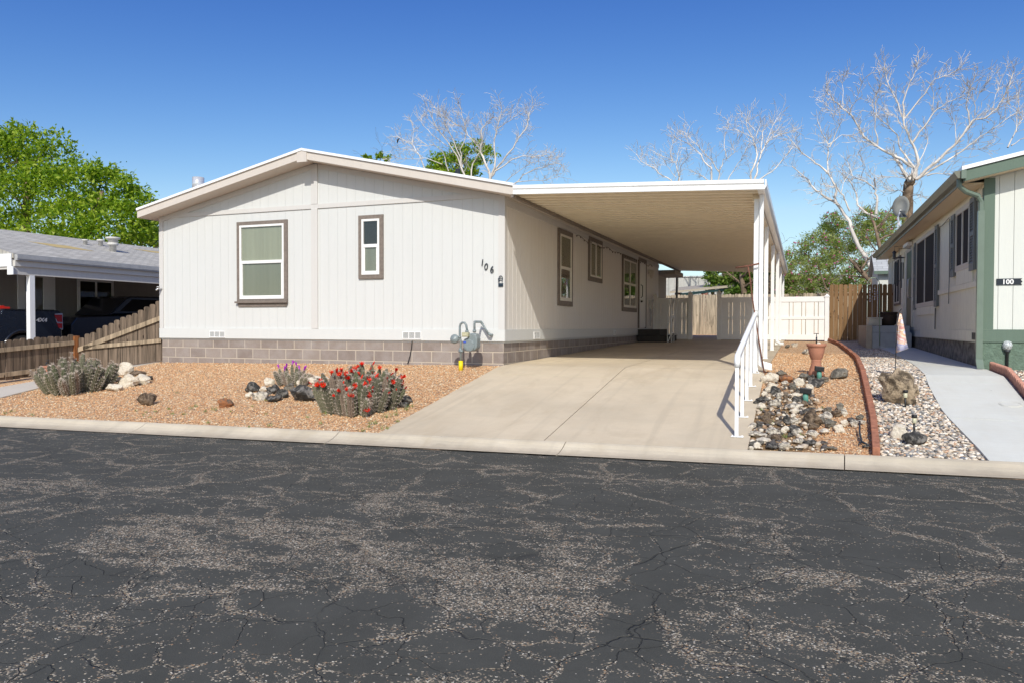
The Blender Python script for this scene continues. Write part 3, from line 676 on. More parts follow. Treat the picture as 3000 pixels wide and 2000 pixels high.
# numbers
def text_mesh(txt, size, depth, name, mat, parent, loc, rot, shear=0, sx=1, offset=0):
    c = bpy.data.curves.new('tmp', 'FONT'); c.body = txt; c.size = size; c.extrude = depth/2; c.shear = shear; c.offset = offset; c.resolution_u = 3
    to = bpy.data.objects.new('tmp', c); COL.objects.link(to); bpy.context.view_layer.update()
    me = bpy.data.meshes.new_from_object(to.evaluated_get(bpy.context.evaluated_depsgraph_get())); me.name = name
    bpy.data.objects.remove(to); me.materials.clear(); me.materials.append(mat)
    for v in me.vertices: v.co.x *= sx
    o = bpy.data.objects.new(name, me); COL.objects.link(o); o.parent = parent; o.location = loc; o.rotation_euler = rot; return o
for ch, u, z, tl in (('1', -.46, 2.57, .12), ('0', -.385, 2.495, .05), ('6', -.27, 2.44, -.05)):
    text_mesh(ch, .17, .012, 'number_digit', M['darkmetal'], H, (u, -.02, z), (rad(90), tl*.5, 0), .10, .92, 0)
# siding ornament by the corner (small dark metal snail-like coil on a base)
mb = MB()
for k, r in enumerate((.045, .04, .034)):
    cz = 2.335-.03*k; mb.tube([(-.055+r*math.cos(a)*.8, -.03, cz+r*math.sin(a)) for a in [rad(q) for q in range(-20, 201, 20)]], .006, 5)
mb.box(-.10, -.01, -.036, -.026, 2.19, 2.25); mb.tube([(-.10, -.03, 2.26), (-.10, -.03, 2.34)], .006, 5)
for k in range(3): mb.lathe([(.016, -.004), (.016, .004)], (-.082+.028*k, -.038, 2.22), 8, M=Matrix.Rotation(rad(90), 4, 'X'))
tag(mb.build('wall_ornament', simple('blue_black_iron', (.025, .04, .06), .5)), 'small dark blue iron ornament on the white siding below number 106', 'ornament')
# string of lights along the side wall
mb = MB(); pts = []
for k in range(60):
    y = 4.4+9.4*k/59; pts.append((.045, y, 3.60-.05*abs(math.sin(y*2.1))-.02*math.sin(y*5)+(.0)))
mb.tube(pts, .007, 5)
for p in pts[::2]: mb.lathe([(.012, 0), (.014, -.025), (.0, -.045)], (p[0], p[1], p[2]), 6)
tag(mb.build('string_lights', M['brown_trim']), 'thin dark string of lights sagging along the shaded side wall', 'string lights')
# steps and rail at the door
st = empty('entry_steps', 'dark two tier entry steps below the side door under the carport', 'steps')
mb = MB(); mb.box(.025, 1.02, 11.42, 12.95, .9, 1.195); mb.box(.03, .72, 11.46, 12.9, 1.196, 1.385); mb.build('step_block', M['darkstep'], st, bevel=.01)
mb = MB(); mb.box(.025, 1.05, 11.40, 12.97, 1.1955, 1.215) if False else mb.box(.74, 1.05, 11.40, 12.97, 1.196, 1.212); mb.box(.02, .74, 11.44, 12.92, 1.386, 1.405); mb.build('tread', M['darkstep'], st)
hr = empty('step_handrail', 'thin white metal handrail standing beside the dark entry steps', 'handrail')
for y in (11.36, 12.99):
    mb = MB(); mb.tube([(.92, y, 1.0), (.92, y, 2.02), (1.0, y, 2.28), (1.32, y, 2.28), (1.36, y, 2.0), (1.36, y, 1.02)] if False else [(.98, y, 1.0), (.98, y, 1.9), (1.06, y, 2.36), (1.1, y, 2.38)], .018, 6)
    mb.build('rail', M['white_paint'], hr, True)
mb = MB()
for z in (2.38, 1.84, 1.3):
    y0, y1 = 11.36, 12.99
    mb.tube([(1.0, y0, z-.28), (1.1, y0, z), (1.1, y0+.5, z), (1.0, y0+.62, z-.28)], .016, 6)
mb.tube([(1.1, 11.36, 2.38), (1.1, 11.36, 1.0)], .018, 6); mb.tube([(1.1, 11.86, 2.38), (1.1, 11.86, 1.0)], .018, 6); mb.tube([(1.02, 11.98, 2.1), (1.02, 11.98, 1.0)], .018, 6)
mb.build('cross_bars', M['white_paint'], hr, True)
# ------------------------------------------------------------------ carport
C_ = empty('carport', 'tan corrugated metal carport roof on white posts attached to the white home', 'carport')
CY0, CY1, CX0, CX1 = -.55, 18.2, .34, 4.36
def zc(x): return 3.715-.0415*(x-CX0)                       # underside
mb = MB(); p = .0; y = CY0+.05; V = []; F = []
prof = [(0, 0), (.03, .0), (.045, .045), (.105, .045), (.12, 0)]
per = .28
ny = int((CY1-CY0-.1)/per); k = 0; rows = []
for i in range(ny+1):
    for dy, dz in ((0, 0), (.11, 0), (.135, .085), (.255, .085)):
        rows.append((y+i*per+dy, dz))
for yy, dz in rows: V += [(CX0-.02, yy, zc(CX0)+dz), (CX1-.06, yy, zc(CX1)+dz)]
for i in range(len(rows)-1): F.append((2*i, 2*i+1, 2*i+3, 2*i+2))
mb.add(V, F); cr = mb.build('roof_panel', M['tan_metal'], C_)
sd = cr.modifiers.new('thick', 'SOLIDIFY'); sd.thickness = .003
mb = MB()                                                   # front fascia with rolled profile
fp = [(0, .0), (-.03, 0), (-.03, .035), (-.015, .05), (-.015, .075), (-.035, .095), (-.035, .15), (0, .15)]
for yy, sg in ((CY0, 1), (CY1, -1)):
    poly = [(CX0+.04, yy+dy*sg, zc(CX0)-.02+dz) for dy, dz in fp]
    if sg > 0: mb.prism(poly, (CX1-CX0-.04, 0, zc(CX1)-zc(CX0)))
    else: MB().box(CX0, CX1-.1, yy-.03, yy+.01, zc(CX0)-.0, zc(CX0)+.08).build('rear_fascia', M['white_paint'], C_)
mb.build('front_fascia', M['white_paint'], C_)
mb = MB(); poly = [(CX1-.10, CY0, zc(CX1)-.02), (CX1+.0, CY0, zc(CX1)-.02), (CX1+.03, CY0, zc(CX1)+.03), (CX1+.03, CY0, zc(CX1)+.13), (CX1+.01, CY0, zc(CX1)+.13), (CX1+.01, CY0, zc(CX1)+.04), (CX1-.10, CY0, zc(CX1)+.04)]
mb.prism(poly, (0, CY1-CY0, 0)); mb.build('side_gutter', M['white_paint'], C_)
mb = MB(); mb.box(CX1-.2, CX1-.105, .02, CY1, zc(CX1)-.09, zc(CX1)-.002); mb.build('side_beam', M['tan_metal'], C_)
mb = MB(); mb.box(CX0-.03, CX0+.03, CY0+.06, CY1, zc(CX0)-.055, zc(CX0)-.003); mb.build('wall_flashing', M['brown_trim'], C_)
def post(y):
    mb = MB(); x = 4.23; zt = zc(x)-.085; zb = zg(x, y)
    mb.box(x-.038, x+.038, y-.038, y+.038, zb, zt)
    for sx in (-.03, .004): mb.box(x+sx, x+sx+.026, y-.045, y-.038, zb+.01, zt)
    mb.box(x-.05, x+.05, y-.05, y+.05, zb, zb+.008)
    o = mb.build('post', M['white_paint'], C_); return o
for y in (-.05, 3.35, 6.9, 10.4, 13.85, 17.6): post(y)
mb = MB(); mb.box(.26, .34, 17.56, 17.64, zg(.3, 17.6), zc(.3)-.06); mb.build('post', M['grey_metal'], C_)
mb = MB(); x = 4.305; zb = zg(x, -.1)
mb.box(x-.03, x+.03, -.14, -.075, zb+.16, 3.55); mb.prism([(x-.03, -.14, zb+.17), (x+.035, -.14, zb+.17), (x+.17, -.14, zb+.13), (x+.17, -.14, zb+.03), (x+.05, -.14, zb+.05), (x-.03, -.14, zb+.11)], (0, .075, 0)); mb.build('downspout', M['white_paint'], C_, bevel=.008)
mb = MB(); x = 4.27; y = 9.4; zb = zg(x, y); mb.box(x-.04, x+.04, y-.04, y+.04, zb+.17, 3.5); mb.tube([(x, y, zb+.22), (x, y-.02, zb+.12), (x+.09, y-.1, zb+.06), (x+.18, y-.12, zb+.06)], .045, 8); mb.build('downspout', M['white_paint'], C_)
# metal handrail down the driveway
R_ = empty('driveway_handrail', 'white metal handrail with five slender balusters running down the driveway edge', 'handrail')
hx = 4.225; ys5 = [-3.55, -2.72, -1.9, -1.08, -.18]
def zr(y): return 1.17+(y+3.55)*(1.69-1.17)/(3.40)
mb = MB(); mb.tube([(hx, ys5[0], zg(hx, ys5[0])+.78), (hx, ys5[0], zr(ys5[0])-.05), (hx, ys5[0]+.04, zr(ys5[0])), (hx, -.14, zr(-.14)), (hx, -.10, zr(-.1)+.01)], [.030, .034, .034, .034, .034], 10); mb.build('rail', M['white_paint'], R_, True)
for i, y in enumerate(ys5):
    mb = MB(); zb = zg(hx, y); mb.box(hx-.02, hx+.02, y-.02, y+.02, zb, (zr(y) if i else zb+.8)); mb.box(hx-.06, hx+.075, y-.05, y+.05, zb, zb+.007)
    for q in (-.045, .06): mb.lathe([(.008, 0), (.008, .012)], (hx+q, y, zb+.006), 6)
    mb.build('baluster', M['white_paint'], R_)
mb = MB(); mb.box(hx-.045, hx+.05, -.115, -.085, 1.66, 1.76); mb.build('clamp', M['galv'], R_)
# T bar leaning on the first post
mb = MB(); A = [pl(x, y, 'y', -.17) for x, y in ((2240, 1098), (2222, 990), (2205, 880), (2197, 812), (2191, 779))]
mb.tube(A, .011, 6); mb.tube([pl(2155, 785, 'y', -.17), pl(2191, 780, 'y', -.17), pl(2224, 773, 'y', -.17)], .013, 6)
tag(mb.build('rusty_bar', M['rust'], smooth=True), 'rusty iron T bar leaning against the front carport post', 'tool')
# ------------------------------------------------------------------ vinyl fence
FY = 14.1
def vpost(x, y, zt, parent):
    mb = MB(); zb = zg(x, y)-.02; mb.box(x-.065, x+.065, y-.065, y+.065, zb, zt); mb.box(x-.08, x+.08, y-.08, y+.08, zt, zt+.03)
    mb.add([(x-.07, y-.07, zt+.03), (x+.07, y-.07, zt+.03), (x+.07, y+.07, zt+.03), (x-.07, y+.07, zt+.03), (x, y, zt+.11)], [(0, 1, 4), (1, 2, 4), (2, 3, 4), (3, 0, 4)]); mb.build('post', M['vinyl'], parent)
def vpanel(x0, x1, parent, gaps, zb=1.07, zt=2.48):
    mb = MB(); mb.box(x0, x1, FY-.03, FY+.03, zt-.17, zt); mb.box(x0, x1, FY-.03, FY+.03, zb, zb+.17); mb.box(x0, x1, FY-.03, FY+.03, 1.74, 1.83); mb.build('rail', M['vinyl'], parent)
    x = x0; k = 0
    while x < x1-.03:
        w = gaps[k % len(gaps)]; k += 1
        xe = min(x+w, x1); mb = MB(); mb.box(x, xe, FY-.012, FY+.012, zb+.165, 1.745); mb.box(x, xe, FY-.012, FY+.012, 1.825, zt-.165); mb.build('picket', M['vinyl'], parent)
        x = xe+.022
VF1 = empty('vinyl_fence', 'short tan shaded vinyl fence panel between the home wall and the gate gap', 'fence')
vpost(.10, FY, 2.55, VF1); vpost(1.305, FY, 2.60, VF1); vpanel(.165, 1.24, VF1, (.12, .27))
VF2 = empty('vinyl_fence', 'long white vinyl fence from the gate gap past the carport posts to the wood fence', 'fence')
vpost(2.27, FY, 2.62, VF2); vpost(5.655, FY, 2.46, VF2); vpanel(2.335, 5.59, VF2, (.24, .10, .24, .10))
# ------------------------------------------------------------------ wooden fences
def picket(mb, p, d, w, zb, zt, th=.02, round_=True):
    n = Vector((-d.y, d.x, 0)); c = w*.28
    if round_: poly = [(0, zb), (w, zb), (w, zt-c), (w-c*.35, zt-c*.3), (w-c, zt), (c, zt), (c*.35, zt-c*.3), (0, zt-c)]
    else: poly = [(0, zb), (w, zb), (w, zt-.03), (w-.03, zt), (.03, zt), (0, zt-.03)]
    mb.prism([Vector((p.x, p.y, 0))+d*u+Vector((0, 0, z)) for u, z in poly], n*th)
def wfence(name, label, a, b, zbf, ztf, w, gap, mat, rails, railmat=None, side=1, seed=1, jit=.02, rnd=True, group='picket'):
    r = random.Random(seed); E_ = empty(name, label, 'fence'); a = Vector((a[0], a[1], 0)); b = Vector((b[0], b[1], 0)); d = (b-a); Ln = d.length; d.normalize(); n = Vector((-d.y, d.x, 0))
    u = 0
    while u < Ln-.01:
        ww = w*r.uniform(.93, 1.05); mb = MB(); p = a+d*u; t = u/Ln
        picket(mb, p+n*r.uniform(-.003, .003), d, ww, zbf(t)+r.uniform(0, jit), ztf(t)+r.uniform(-jit, jit), round_=rnd); mb.build('picket', mat, E_); u += ww+gap*r.uniform(.6, 1.5)
    for (t0, z0, t1, z1, h) in rails:
        p0 = a+d*(Ln*t0)-n*side*.045; p1 = a+d*(Ln*t1)-n*side*.045; mb = MB(); mb.prism([p0+Vector((0, 0, z0)), p1+Vector((0, 0, z1)), p1+Vector((0, 0, z1+h)), p0+Vector((0, 0, z0+h))], n*.04); mb.build('rail', railmat or mat, E_)
    return E_
PX, PY = -9.52, -.75
# front face (towards camera) is on the -n side: order points so that n points away from the camera
e1 = wfence('picket_fence', 'low weathered picket fence with two pale rails left of the orange post', (PX+.02, -4.3), (PX, PY-.06), lambda t: zg(PX, -4.3+3.5*t)+.03, lambda t: zg(PX, -4.3+3.5*t)+.80, .135, .012, M['wood_grey'],
            [(0, zg(PX, -4.3)+.58, 1, zg(PX, PY)+.58, .085), (0, zg(PX, -4.3)+.10, 1, zg(PX, PY)+.10, .085)], M['wood_rail'], seed=3)
e2 = wfence('picket_fence', 'weathered picket fence rising in steps from the orange post to the white home', (PX+.06, PY+.03), (HL-.0, .06), lambda t: zg(PX+1.6*t, PY+.8*t)+.03, lambda t: 1.25+.83*t, .118, .006, M['wood_grey'],
            [(0, .93, 1, 1.62, .10), (.06, .98, .98, 1.14, .08)], M['wood_rail'], seed=4)
mb = MB(); mb.box(PX-.055, PX+.055, PY-.055, PY+.055, zg(PX, PY)-.1, 1.26); mb.prism([(PX-.055, PY-.055, 1.26), (PX+.055, PY-.055, 1.26), (PX+.055, PY+.055, 1.27), (PX-.055, PY+.055, 1.27)], (0, 0, .004))
tag(mb.build('fence_post', M['wood_post']), 'square orange stained wooden post where the two picket fences meet', 'post')
wfence('board_fence', 'pale weathered board fence behind the white vinyl fence', (-1.6, 22.6), (9.4, 22.6), lambda t: .98, lambda t: 2.93+.02*t, .135, .008, M['wood_pale'], [(0, 2.6, 1, 2.6, .08), (0, 1.5, 1, 1.5, .08)], side=-1, seed=6, rnd=False)
wfence('board_fence', 'tall brown board fence with shadows between the white fence and house 100', (5.74, 14.25), (7.6, 14.3), lambda t: 1.06, lambda t: 2.86+.01*t, .128, .016, M['wood_warm'], [(0, 2.5, 1, 2.5, .08)], side=-1, seed=8)
# ------------------------------------------------------------------ shed behind the home, far building, ramada
SH = empty('storage_shed', 'small tan shed with a flat overhanging roof behind the white home', 'shed')
mb = MB(); mb.box(-3, -.06, 15.4, 17.2, 1.0, 3.40); siding_panels(mb, 15.4, 17.2, .203, lambda a: 3.398, 1.1, lambda a, z, d: (-.06+d, a, z)); mb.build('wall', siding('shed_siding', (.46, .40, .34), 1, .003), SH)
mb = MB(); mb.box(-3.2, .56, 15.45, 17.5, 3.40, 3.56); mb.build('roof', simple('shed_fascia', (.40, .35, .30), .7), SH, bevel=.01)
FB = empty('warehouse', 'long pale grey panelled building with a flat top beyond the back fence', 'building')
mb = MB(); p0 = Vector((-8, 31, 0)); p1 = Vector((7, 33.5, 0)); d = (p1-p0).normalized(); n = Vector((-d.y, d.x, 0)); Lf = (p1-p0).length
mb.prism([p0+n*.1, p1+n*.1, p1+n*6, p0+n*6], (0, 0, 4.3))
u = 0; r = random.Random(2)
while u < Lf:
    mb.prism([p0+d*u, p0+d*(u+.55), p0+d*(u+.55)+n*.1, p0+d*u+n*.1], (0, 0, 4.36)); u += .57
mb.build('wall', siding('grey_metal_panels', (.50, .49, .45), 1.0, .002), FB)
mb = MB(); mb.prism([p0+n*-.06+Vector((0, 0, 4.361)), p1+n*-.06+Vector((0, 0, 4.361)), p1+n*6.2+Vector((0, 0, 4.361)), p0+n*6.2+Vector((0, 0, 4.361))], (0, 0, .06)); mb.build('roof', M['galv'], FB)
RM = empty('patio_shelter', 'low patio roof on red brick columns just beyond the back fence', 'shelter')
mb = MB(); A = pl(1962, 860, 'y', 24.2); B = pl(2150, 842, 'y', 24.8)
mb.prism([A, B, B+Vector((0, 0, .09)), A+Vector((0, 0, .09))], (0, 3, .35)); mb.build('roof', siding('patio_roof_paint', (.42, .36, .27), .5), RM)
mb = MB(); mb.prism([A+Vector((.5, .1, -.12)), B+Vector((0, .1, -.12)), B+Vector((0, .1, -.002)), A+Vector((.5, .1, -.002))], (0, .1, 0)); mb.build('beam', M['darkgreen'], RM)
bt = NT('red_brick', .9, .1); bb = bt.new('ShaderNodeTexBrick'); gpn = bt.new('ShaderNodeNewGeometry'); sx_ = bt.new('ShaderNodeSeparateXYZ'); cx_ = bt.new('ShaderNodeCombineXYZ'); bt.L(gpn.outputs['Position'], sx_.inputs[0]); bt.L(sx_.outputs[0], cx_.inputs[0]); bt.L(sx_.outputs[2], cx_.inputs[1]); bt.L(cx_.outputs[0], bb.inputs[0])
for k_, v_ in (('Scale', 1), ('Mortar Size', .008), ('Brick Width', .2), ('Row Height', .075)): bb.inputs[k_].default_value = v_
bb.inputs['Color1'].default_value = (.25, .07, .04, 1); bb.inputs['Color2'].default_value = (.32, .1, .06, 1); bb.inputs['Mortar'].default_value = (.35, .3, .26, 1); bt.L(bb.outputs[0], bt.b.inputs[0])
for px in (1988, 2064):
    q = pl(px, 870, 'y', 24.7); mb = MB(); mb.box(q.x-.15, q.x+.15, 24.6, 24.85, 1.0, pl(px, 857, 'y', 24.7).z-.02); mb.build('column', bt.m, RM)
for x0, x1 in ((2072, 2104), (1996, 2055)):
    q0 = pl(x0, 870, 'y', 25.4); q1 = pl(x1, 870, 'y', 25.4); mb = MB(); mb.box(q0.x, q1.x, 25.4, 25.5, 1.1, 3.05); mb.build('wall', M['wood_pale'], RM)
# ------------------------------------------------------------------ house 100 (right)
N_ = empty('mobile_home', 'cream and green mobile home numbered 100 with shutters and gutter at the right', 'house')
NX, NY0, NY1 = 7.6, 1.6, 15.9
GX0, GSL = 7.22, .215
def zn(x): return 3.98+GSL*(x-GX0)                          # roof top
mb = MB(); mb.prism([(NX+.014, NY0+.02, 1.25), (16, NY0+.02, 1.25), (16, NY0+.02, 5.2), (13, NY0+.02, zn(13)-.2), (NX+.014, NY0+.02, zn(NX)-.2)], (0, NY1-NY0-.04, 0))
n = 30
for i in range(n):
    a = NX+.0+i*.203; b_ = a+.196
    mb.prism([(a, NY0+.02, 1.25), (b_, NY0+.02, 1.25), (b_, NY0+.02, zn(b_)-.2), (a, NY0+.02, zn(a)-.2)], (0, -.014, 0))
mb.build('front_wall', M['cream_wall'], N_)
mb = MB(); siding_panels(mb, NY0+.08, NY1, .135, lambda a: zn(NX)-.2, 1.42, lambda a, z, d: (NX+.013-d, a, z), gap=.012)
tag(mb.build('side_wall', M['drab_wall'], N_), 'weathered shaded side wall with narrow grooves')
mb = MB(); mb.box(NX-.02, NX, NY0+.09, 8.3, 1.265, 1.44); mb.box(NX-.03, NX-.001, NY0+.09, 5.75, 2.17, 2.265); mb.box(NX-.022, NX-.001, 9.3, 9.75, 2.17, 2.265)
mb.box(NX-.03, NX, 11.5, 11.6, 1.45, 3.6); mb.box(NX-.03, NX-.001, 14.6, 14.72, 1.45, 3.6)
mb.box(NX-.025, NX-.001, 2.34, 3.78, 2.27, 2.52); mb.box(NX-.025, NX-.001, 6.1, 8.95, 1.78, 1.965)
mb.box(NX-.022, NX-.001, NY0+.09, NY1, 3.60, 3.72); mb.build('trim_boards', M['drab_wall'], N_)
mb = MB(); mb.box(NX+.03, NX+.1, NY0+.05, NY1, .5, 1.265); mb.build('side_foundation', simple('dark_rough_foundation', (.22, .20, .17), .95, .1, var=.5, scale=9, bump=.03, bscale=18), N_)
mb = MB(); mb.box(NX-.005, 16, NY0-.012, NY0+.015, .55, 1.262); mb.build('front_foundation', M['stucco'], N_)
mb = MB(); mb.box(NX-.02, 16, NY0-.03, NY0+.003, 1.264, 1.462); mb.box(NX-.015, NX+.135, NY0-.026, NY0+.003, 1.463, zn(NX)-.2); mb.box(NX-.016, NX-.0, NY0, NY0+.085, 1.27, 3.72); mb.build('corner_trim', M['house_green'], N_)
# roof, rake fascia, gutter, downspout
mb = MB(); OYN = NY0-.36
mb.prism([(GX0-.01, OYN-.03, zn(GX0)-.03), (13, OYN-.03, zn(13)-.03), (13, OYN-.03, zn(13)+.03), (GX0-.01, OYN-.03, zn(GX0)+.03)], (0, NY1-NY0+.75, 0)); rn = mb.build('roof', M['roof_white'], N_)
mb = MB(); mb.prism([(GX0+.02, OYN, zn(GX0)-.032), (13, OYN, zn(13)-.032), (13, OYN, zn(13)-.20), (GX0+.02, OYN, zn(GX0)-.20)], (0, .03, 0)); mb.build('rake_fascia', M['house_green'], rn)
mb = MB(); mb.prism([(GX0+.045, NY0+.02, zn(GX0)-.17), (NX-.01, NY0+.02, zn(GX0)-.17), (NX-.01, NY0+.02, zn(GX0)-.2), (GX0+.045, NY0+.02, zn(GX0)-.2)], (0, NY1-NY0+.2, 0))
mb.prism([(GX0+.045, OYN+.03, zn(GX0+.045)-.18), (13, OYN+.03, zn(13)-.18), (13, OYN+.03, zn(13)-.2), (GX0+.045, OYN+.03, zn(GX0+.045)-.2)], (0, .32, 0)); mb.build('soffit', siding('soffit_paint', (.72, .60, .42), .3), rn)
gz = zn(GX0)-.035
mb = MB(); gpz = [(GX0+.02, gz), (GX0-.10, gz), (GX0-.115, gz-.02), (GX0-.10, gz-.05), (GX0-.06, gz-.115), (GX0+.02, gz-.115)]
mb.prism([(x, OYN-.01, z) for x, z in gpz], (0, NY1-NY0+.55, 0)); mb.build('gutter', M['drab_gutter'], rn)
mb = MB(); mb.box(GX0-.02, GX0+.05, OYN-.045, OYN-.011, gz-.13, gz+.005); mb.build('gutter_end', M['green_gutter'], rn)
mb = MB(); mb.box(GX0+.02, GX0+.04, OYN+.02, NY1+.2, gz-.17, gz-.01); mb.build('eave_fascia', M['drab_gutter'], rn)
mb = MB(); dxn = NX-.06
mb.tube([(GX0-.02, OYN+.12, gz-.11), (GX0-.02, OYN+.12, gz-.22), (GX0+.08, OYN+.18, gz-.30), (dxn-.05, NY0-.06, gz-.36), (dxn, NY0-.04, gz-.46), (dxn, NY0-.04, gz-.62)], .042, 8)
mb.box(dxn-.045, dxn+.045, NY0-.085, NY0-.005, .99, gz-.6); mb.prism([(dxn-.05, NY0-.09, .99), (dxn+.05, NY0-.09, .99), (dxn+.05, NY0-.2, .85), (dxn-.05, NY0-.2, .85)], (0, .09, .05)); mb.build('downspout', M['green_gutter'], N_)
# windows on the side wall, facing -x
def shut(y0, y1, z0, z1):
    mb = MB(); x0, x1 = NX-.055, NX-.028; t_ = .04; zm = (z0+z1)/2
    mb.box(x0, x1, y0, y0+t_, z0, z1); mb.box(x0, x1, y1-t_, y1, z0, z1)
    for a, b in ((z0, z0+.12), (zm-.035, zm+.035), (z1-.09, z1)): mb.box(x0, x1, y0+t_, y1-t_, a, b)
    for a, b in ((z0+.12, zm-.035), (zm+.035, z1-.09)):
        k = int((b-a)/.045)
        for i in range(k):
            z = a+(b-a)*(i+.5)/k; mb.prism([(x1-.004, y0+t_, z+.02), (x0+.004, y0+t_, z-.014), (x0+.004, y0+t_, z-.020), (x1-.004, y0+t_, z+.014)], (0, y1-y0-2*t_, 0))
    mb.box(x1-.003, NX-.001, y0+.01, y1-.01, z0+.01, z1-.01); mb.build('shutter', M['shutter'], N_)
DT = siding('drab_window_trim', (.66, .62, .54), .8, .002)
window(N_, 'y', 2.52, 3.84, 2.52, 3.66, .06, False, 'sl', M['dark_in'], tm=DT, fm=DT, out=-1, plane=NX, screen=True, label='dark screened window nearest the green corner')
shut(2.12, 2.48, 2.45, 3.68); shut(3.88, 4.22, 2.45, 3.62)
window(N_, 'y', 6.12, 9.02, 1.97, 3.66, .06, False, 'sl', M['dark_in'], tm=DT, fm=DT, out=-1, plane=NX, screen=True, label='wide dark double window near the green door')
shut(5.76, 6.08, 1.93, 3.66); shut(9.05, 9.32, 1.93, 3.62)
window(N_, 'y', 12.35, 13.8, 2.15, 3.6, .06, False, 'sl', M['dark_in'], tm=M['brown_trim'], fm=DT, out=-1, plane=NX, screen=True, label='dark window beyond the green door, behind the wind chimes')
mb = MB(); mb.box(NX-.03, NX-.001, 9.78, 9.88, 1.5, 3.62); mb.box(NX-.03, NX-.001, 10.92, 11.02, 1.5, 3.62); mb.box(NX-.03, NX-.001, 9.88, 10.92, 3.52, 3.62); dn_ = mb.build('door', DT, N_)
mb = MB(); mb.box(NX-.016, NX-.002, 9.88, 10.92, 1.5, 3.52); mb.build('door_panel', M['darkgreen'], dn_)
mb = MB(); mb.tube([(NX-.016, 10.02, 2.25), (NX-.09, 10.02, 2.28), (NX-.09, 10.02, 2.75), (NX-.016, 10.02, 2.78)], .018, 8); mb.build('door_handle', M['galv'], dn_, True)
mb = MB(); mb.box(NX-.06, NX-.02, 4.5, 4.9, .0, .0) if False else mb.box(NX-.028, NX-.019, 1.95, 2.3, 1.29, 1.41)
for k in range(5): mb.box(NX-.033, NX-.028, 1.97+.066*k, 2.0+.066*k, 1.30, 1.40)
mb.build('foundation_vent', M['darkmetal'], N_)
mb = MB(); mb.tube([(NX-.04, 4.4, 3.60), (NX-.035, 4.42, 3.3), (NX-.032, 4.42, 2.5), (NX-.04, 4.4, 1.95)], .008, 5); mb.tube([(NX-.04, 5.95, 1.9), (NX-.04, 5.97, 1.45)], .012, 5); mb.tube([(NX-.05, 4.4, 3.62), (NX-.06, 5.2, 3.55), (NX-.05, 6.2, 3.68)], .006, 5); mb.build('cable', M['darkmetal'], N_)
mb = MB(); mb.box(NX-.16, NX-.03, 9.75, 10.6, 3.62, 3.72); mb.build('door_lamp', M['vinyl'], N_, bevel=.02)
# number plate
mb = MB(); mb.prism([(7.775, NY0-.012, 2.165), (8.12, NY0-.012, 2.165), (8.10, NY0-.012, 2.19), (8.125, NY0-.012, 2.215), (8.10, NY0-.012, 2.24), (8.12, NY0-.012, 2.265), (7.775, NY0-.012, 2.265)], (0, .018, 0)); npz = mb.build('number_plate', M['navy'], N_)
text_mesh('100', .105, .006, 'number_digit', M['vinyl'], npz, (7.845, NY0-.018, 2.178), (rad(90), 0, 0), 0, 1.02, .003)
# porch of 100
PO = empty('porch', 'grey painted porch platform under the dark green door of house 100', 'porch')
mb = MB(); mb.box(6.62, 7.54, 9.42, 12.2, .9, 1.35); mb.box(6.62, 7.50, 9.46, 12.2, 1.351, 1.53); mb.build('deck', M['porch'], PO, bevel=.01)
mb = MB(); mb.box(6.47, 6.618, 9.40, 12.2, .9, 1.54); mb.build('side_curb', simple('tan_block', (.36, .31, .25), .9), PO, bevel=.01)
mb = MB(); q = (7.04, 10.0, 1.532); mb.lathe([(.15, 0), (.20, .05), (.225, .25), (.215, .30), (.235, .31), (.235, .36), (.2, .36), (.19, .32), (0, .32)], q, 20)
pb = tag(mb.build('planter', simple('brown_barrel', (.05, .03, .022), .7), smooth=True), 'dark brown round planter on the grey porch', 'planter')
mb = MB()
for k in range(26):
    a = U(0, 6.28); l = U(.05, .14); e = Vector((math.cos(a)*l*.9, math.sin(a)*l*.9, U(.04, .12))); b0 = Vector((7.04, 10.0, 1.85)); s_ = Vector((-math.sin(a), math.cos(a), 0))*.012
    mb.add([b0-s_, b0+s_, b0+e], [(0, 1, 2)])
o = mb.build('leaves', M['leaf_mid'], pb)
mb = MB(); mb.box(6.55, 6.86, 9.6, 9.95, 1.541, 1.71); mb.box(6.53, 6.88, 9.58, 9.97, 1.71, 1.745); mb.box(6.63, 6.78, 9.59, 9.60, 1.57, 1.69)
tag(mb.build('storage_box', simple('cream_box', (.5, .47, .40), .7), bevel=.006), 'cream lidded box on the porch beside the brown planter', 'box')
# items at house 100
def near(px, py, y): return pl(px, py, 'y', y)
sh = empty('garden_hook', 'green curled shepherd hook with hanging ornaments in front of the brown fence', 'garden hook')
yv = 9.36; pts = [near(2577, y, yv) for y in (1012, 930, 860, 838)] + [near(x, y, yv) for x, y in ((2575, 825), (2566, 815), (2556, 814), (2546, 820), (2542, 829), (2545, 836), (2550, 833), (2549, 828))]
mb = MB(); mb.tube(pts, .010, 6); mb.build('hook', simple('pale_green_iron', (.25, .33, .22), .5), sh, True)
for px, y0, y1 in ((2549, 840, 885), (2563, 838, 880), (2571, 850, 880)):
    mb = MB(); a = near(px, y0, yv); b = near(px, y1, yv); mb.tube([a, b], .003, 4)
    for k in range(5):
        c = a.lerp(b, .2+.19*k); mb.lathe([(.0, -.022), (.022, 0), (.0, .022)], c, 6)
    mb.build('ornament', M['galv'], sh)
wc = empty('wind_chimes', 'dark wind chimes hanging under the eave beside the dark green door', 'wind chimes')
xq = NX-.30; c0 = pl(2634, 757, 'x', xq); mb = MB(); mb.tube([(NX-.03, c0.y, c0.z+.24), (xq, c0.y, c0.z+.26), (xq, c0.y, c0.z)], .008, 5); mb.lathe([(.14, 0), (.15, .015), (.02, .03)], c0, 14); mb.build('top_disc', M['darkmetal'], wc)
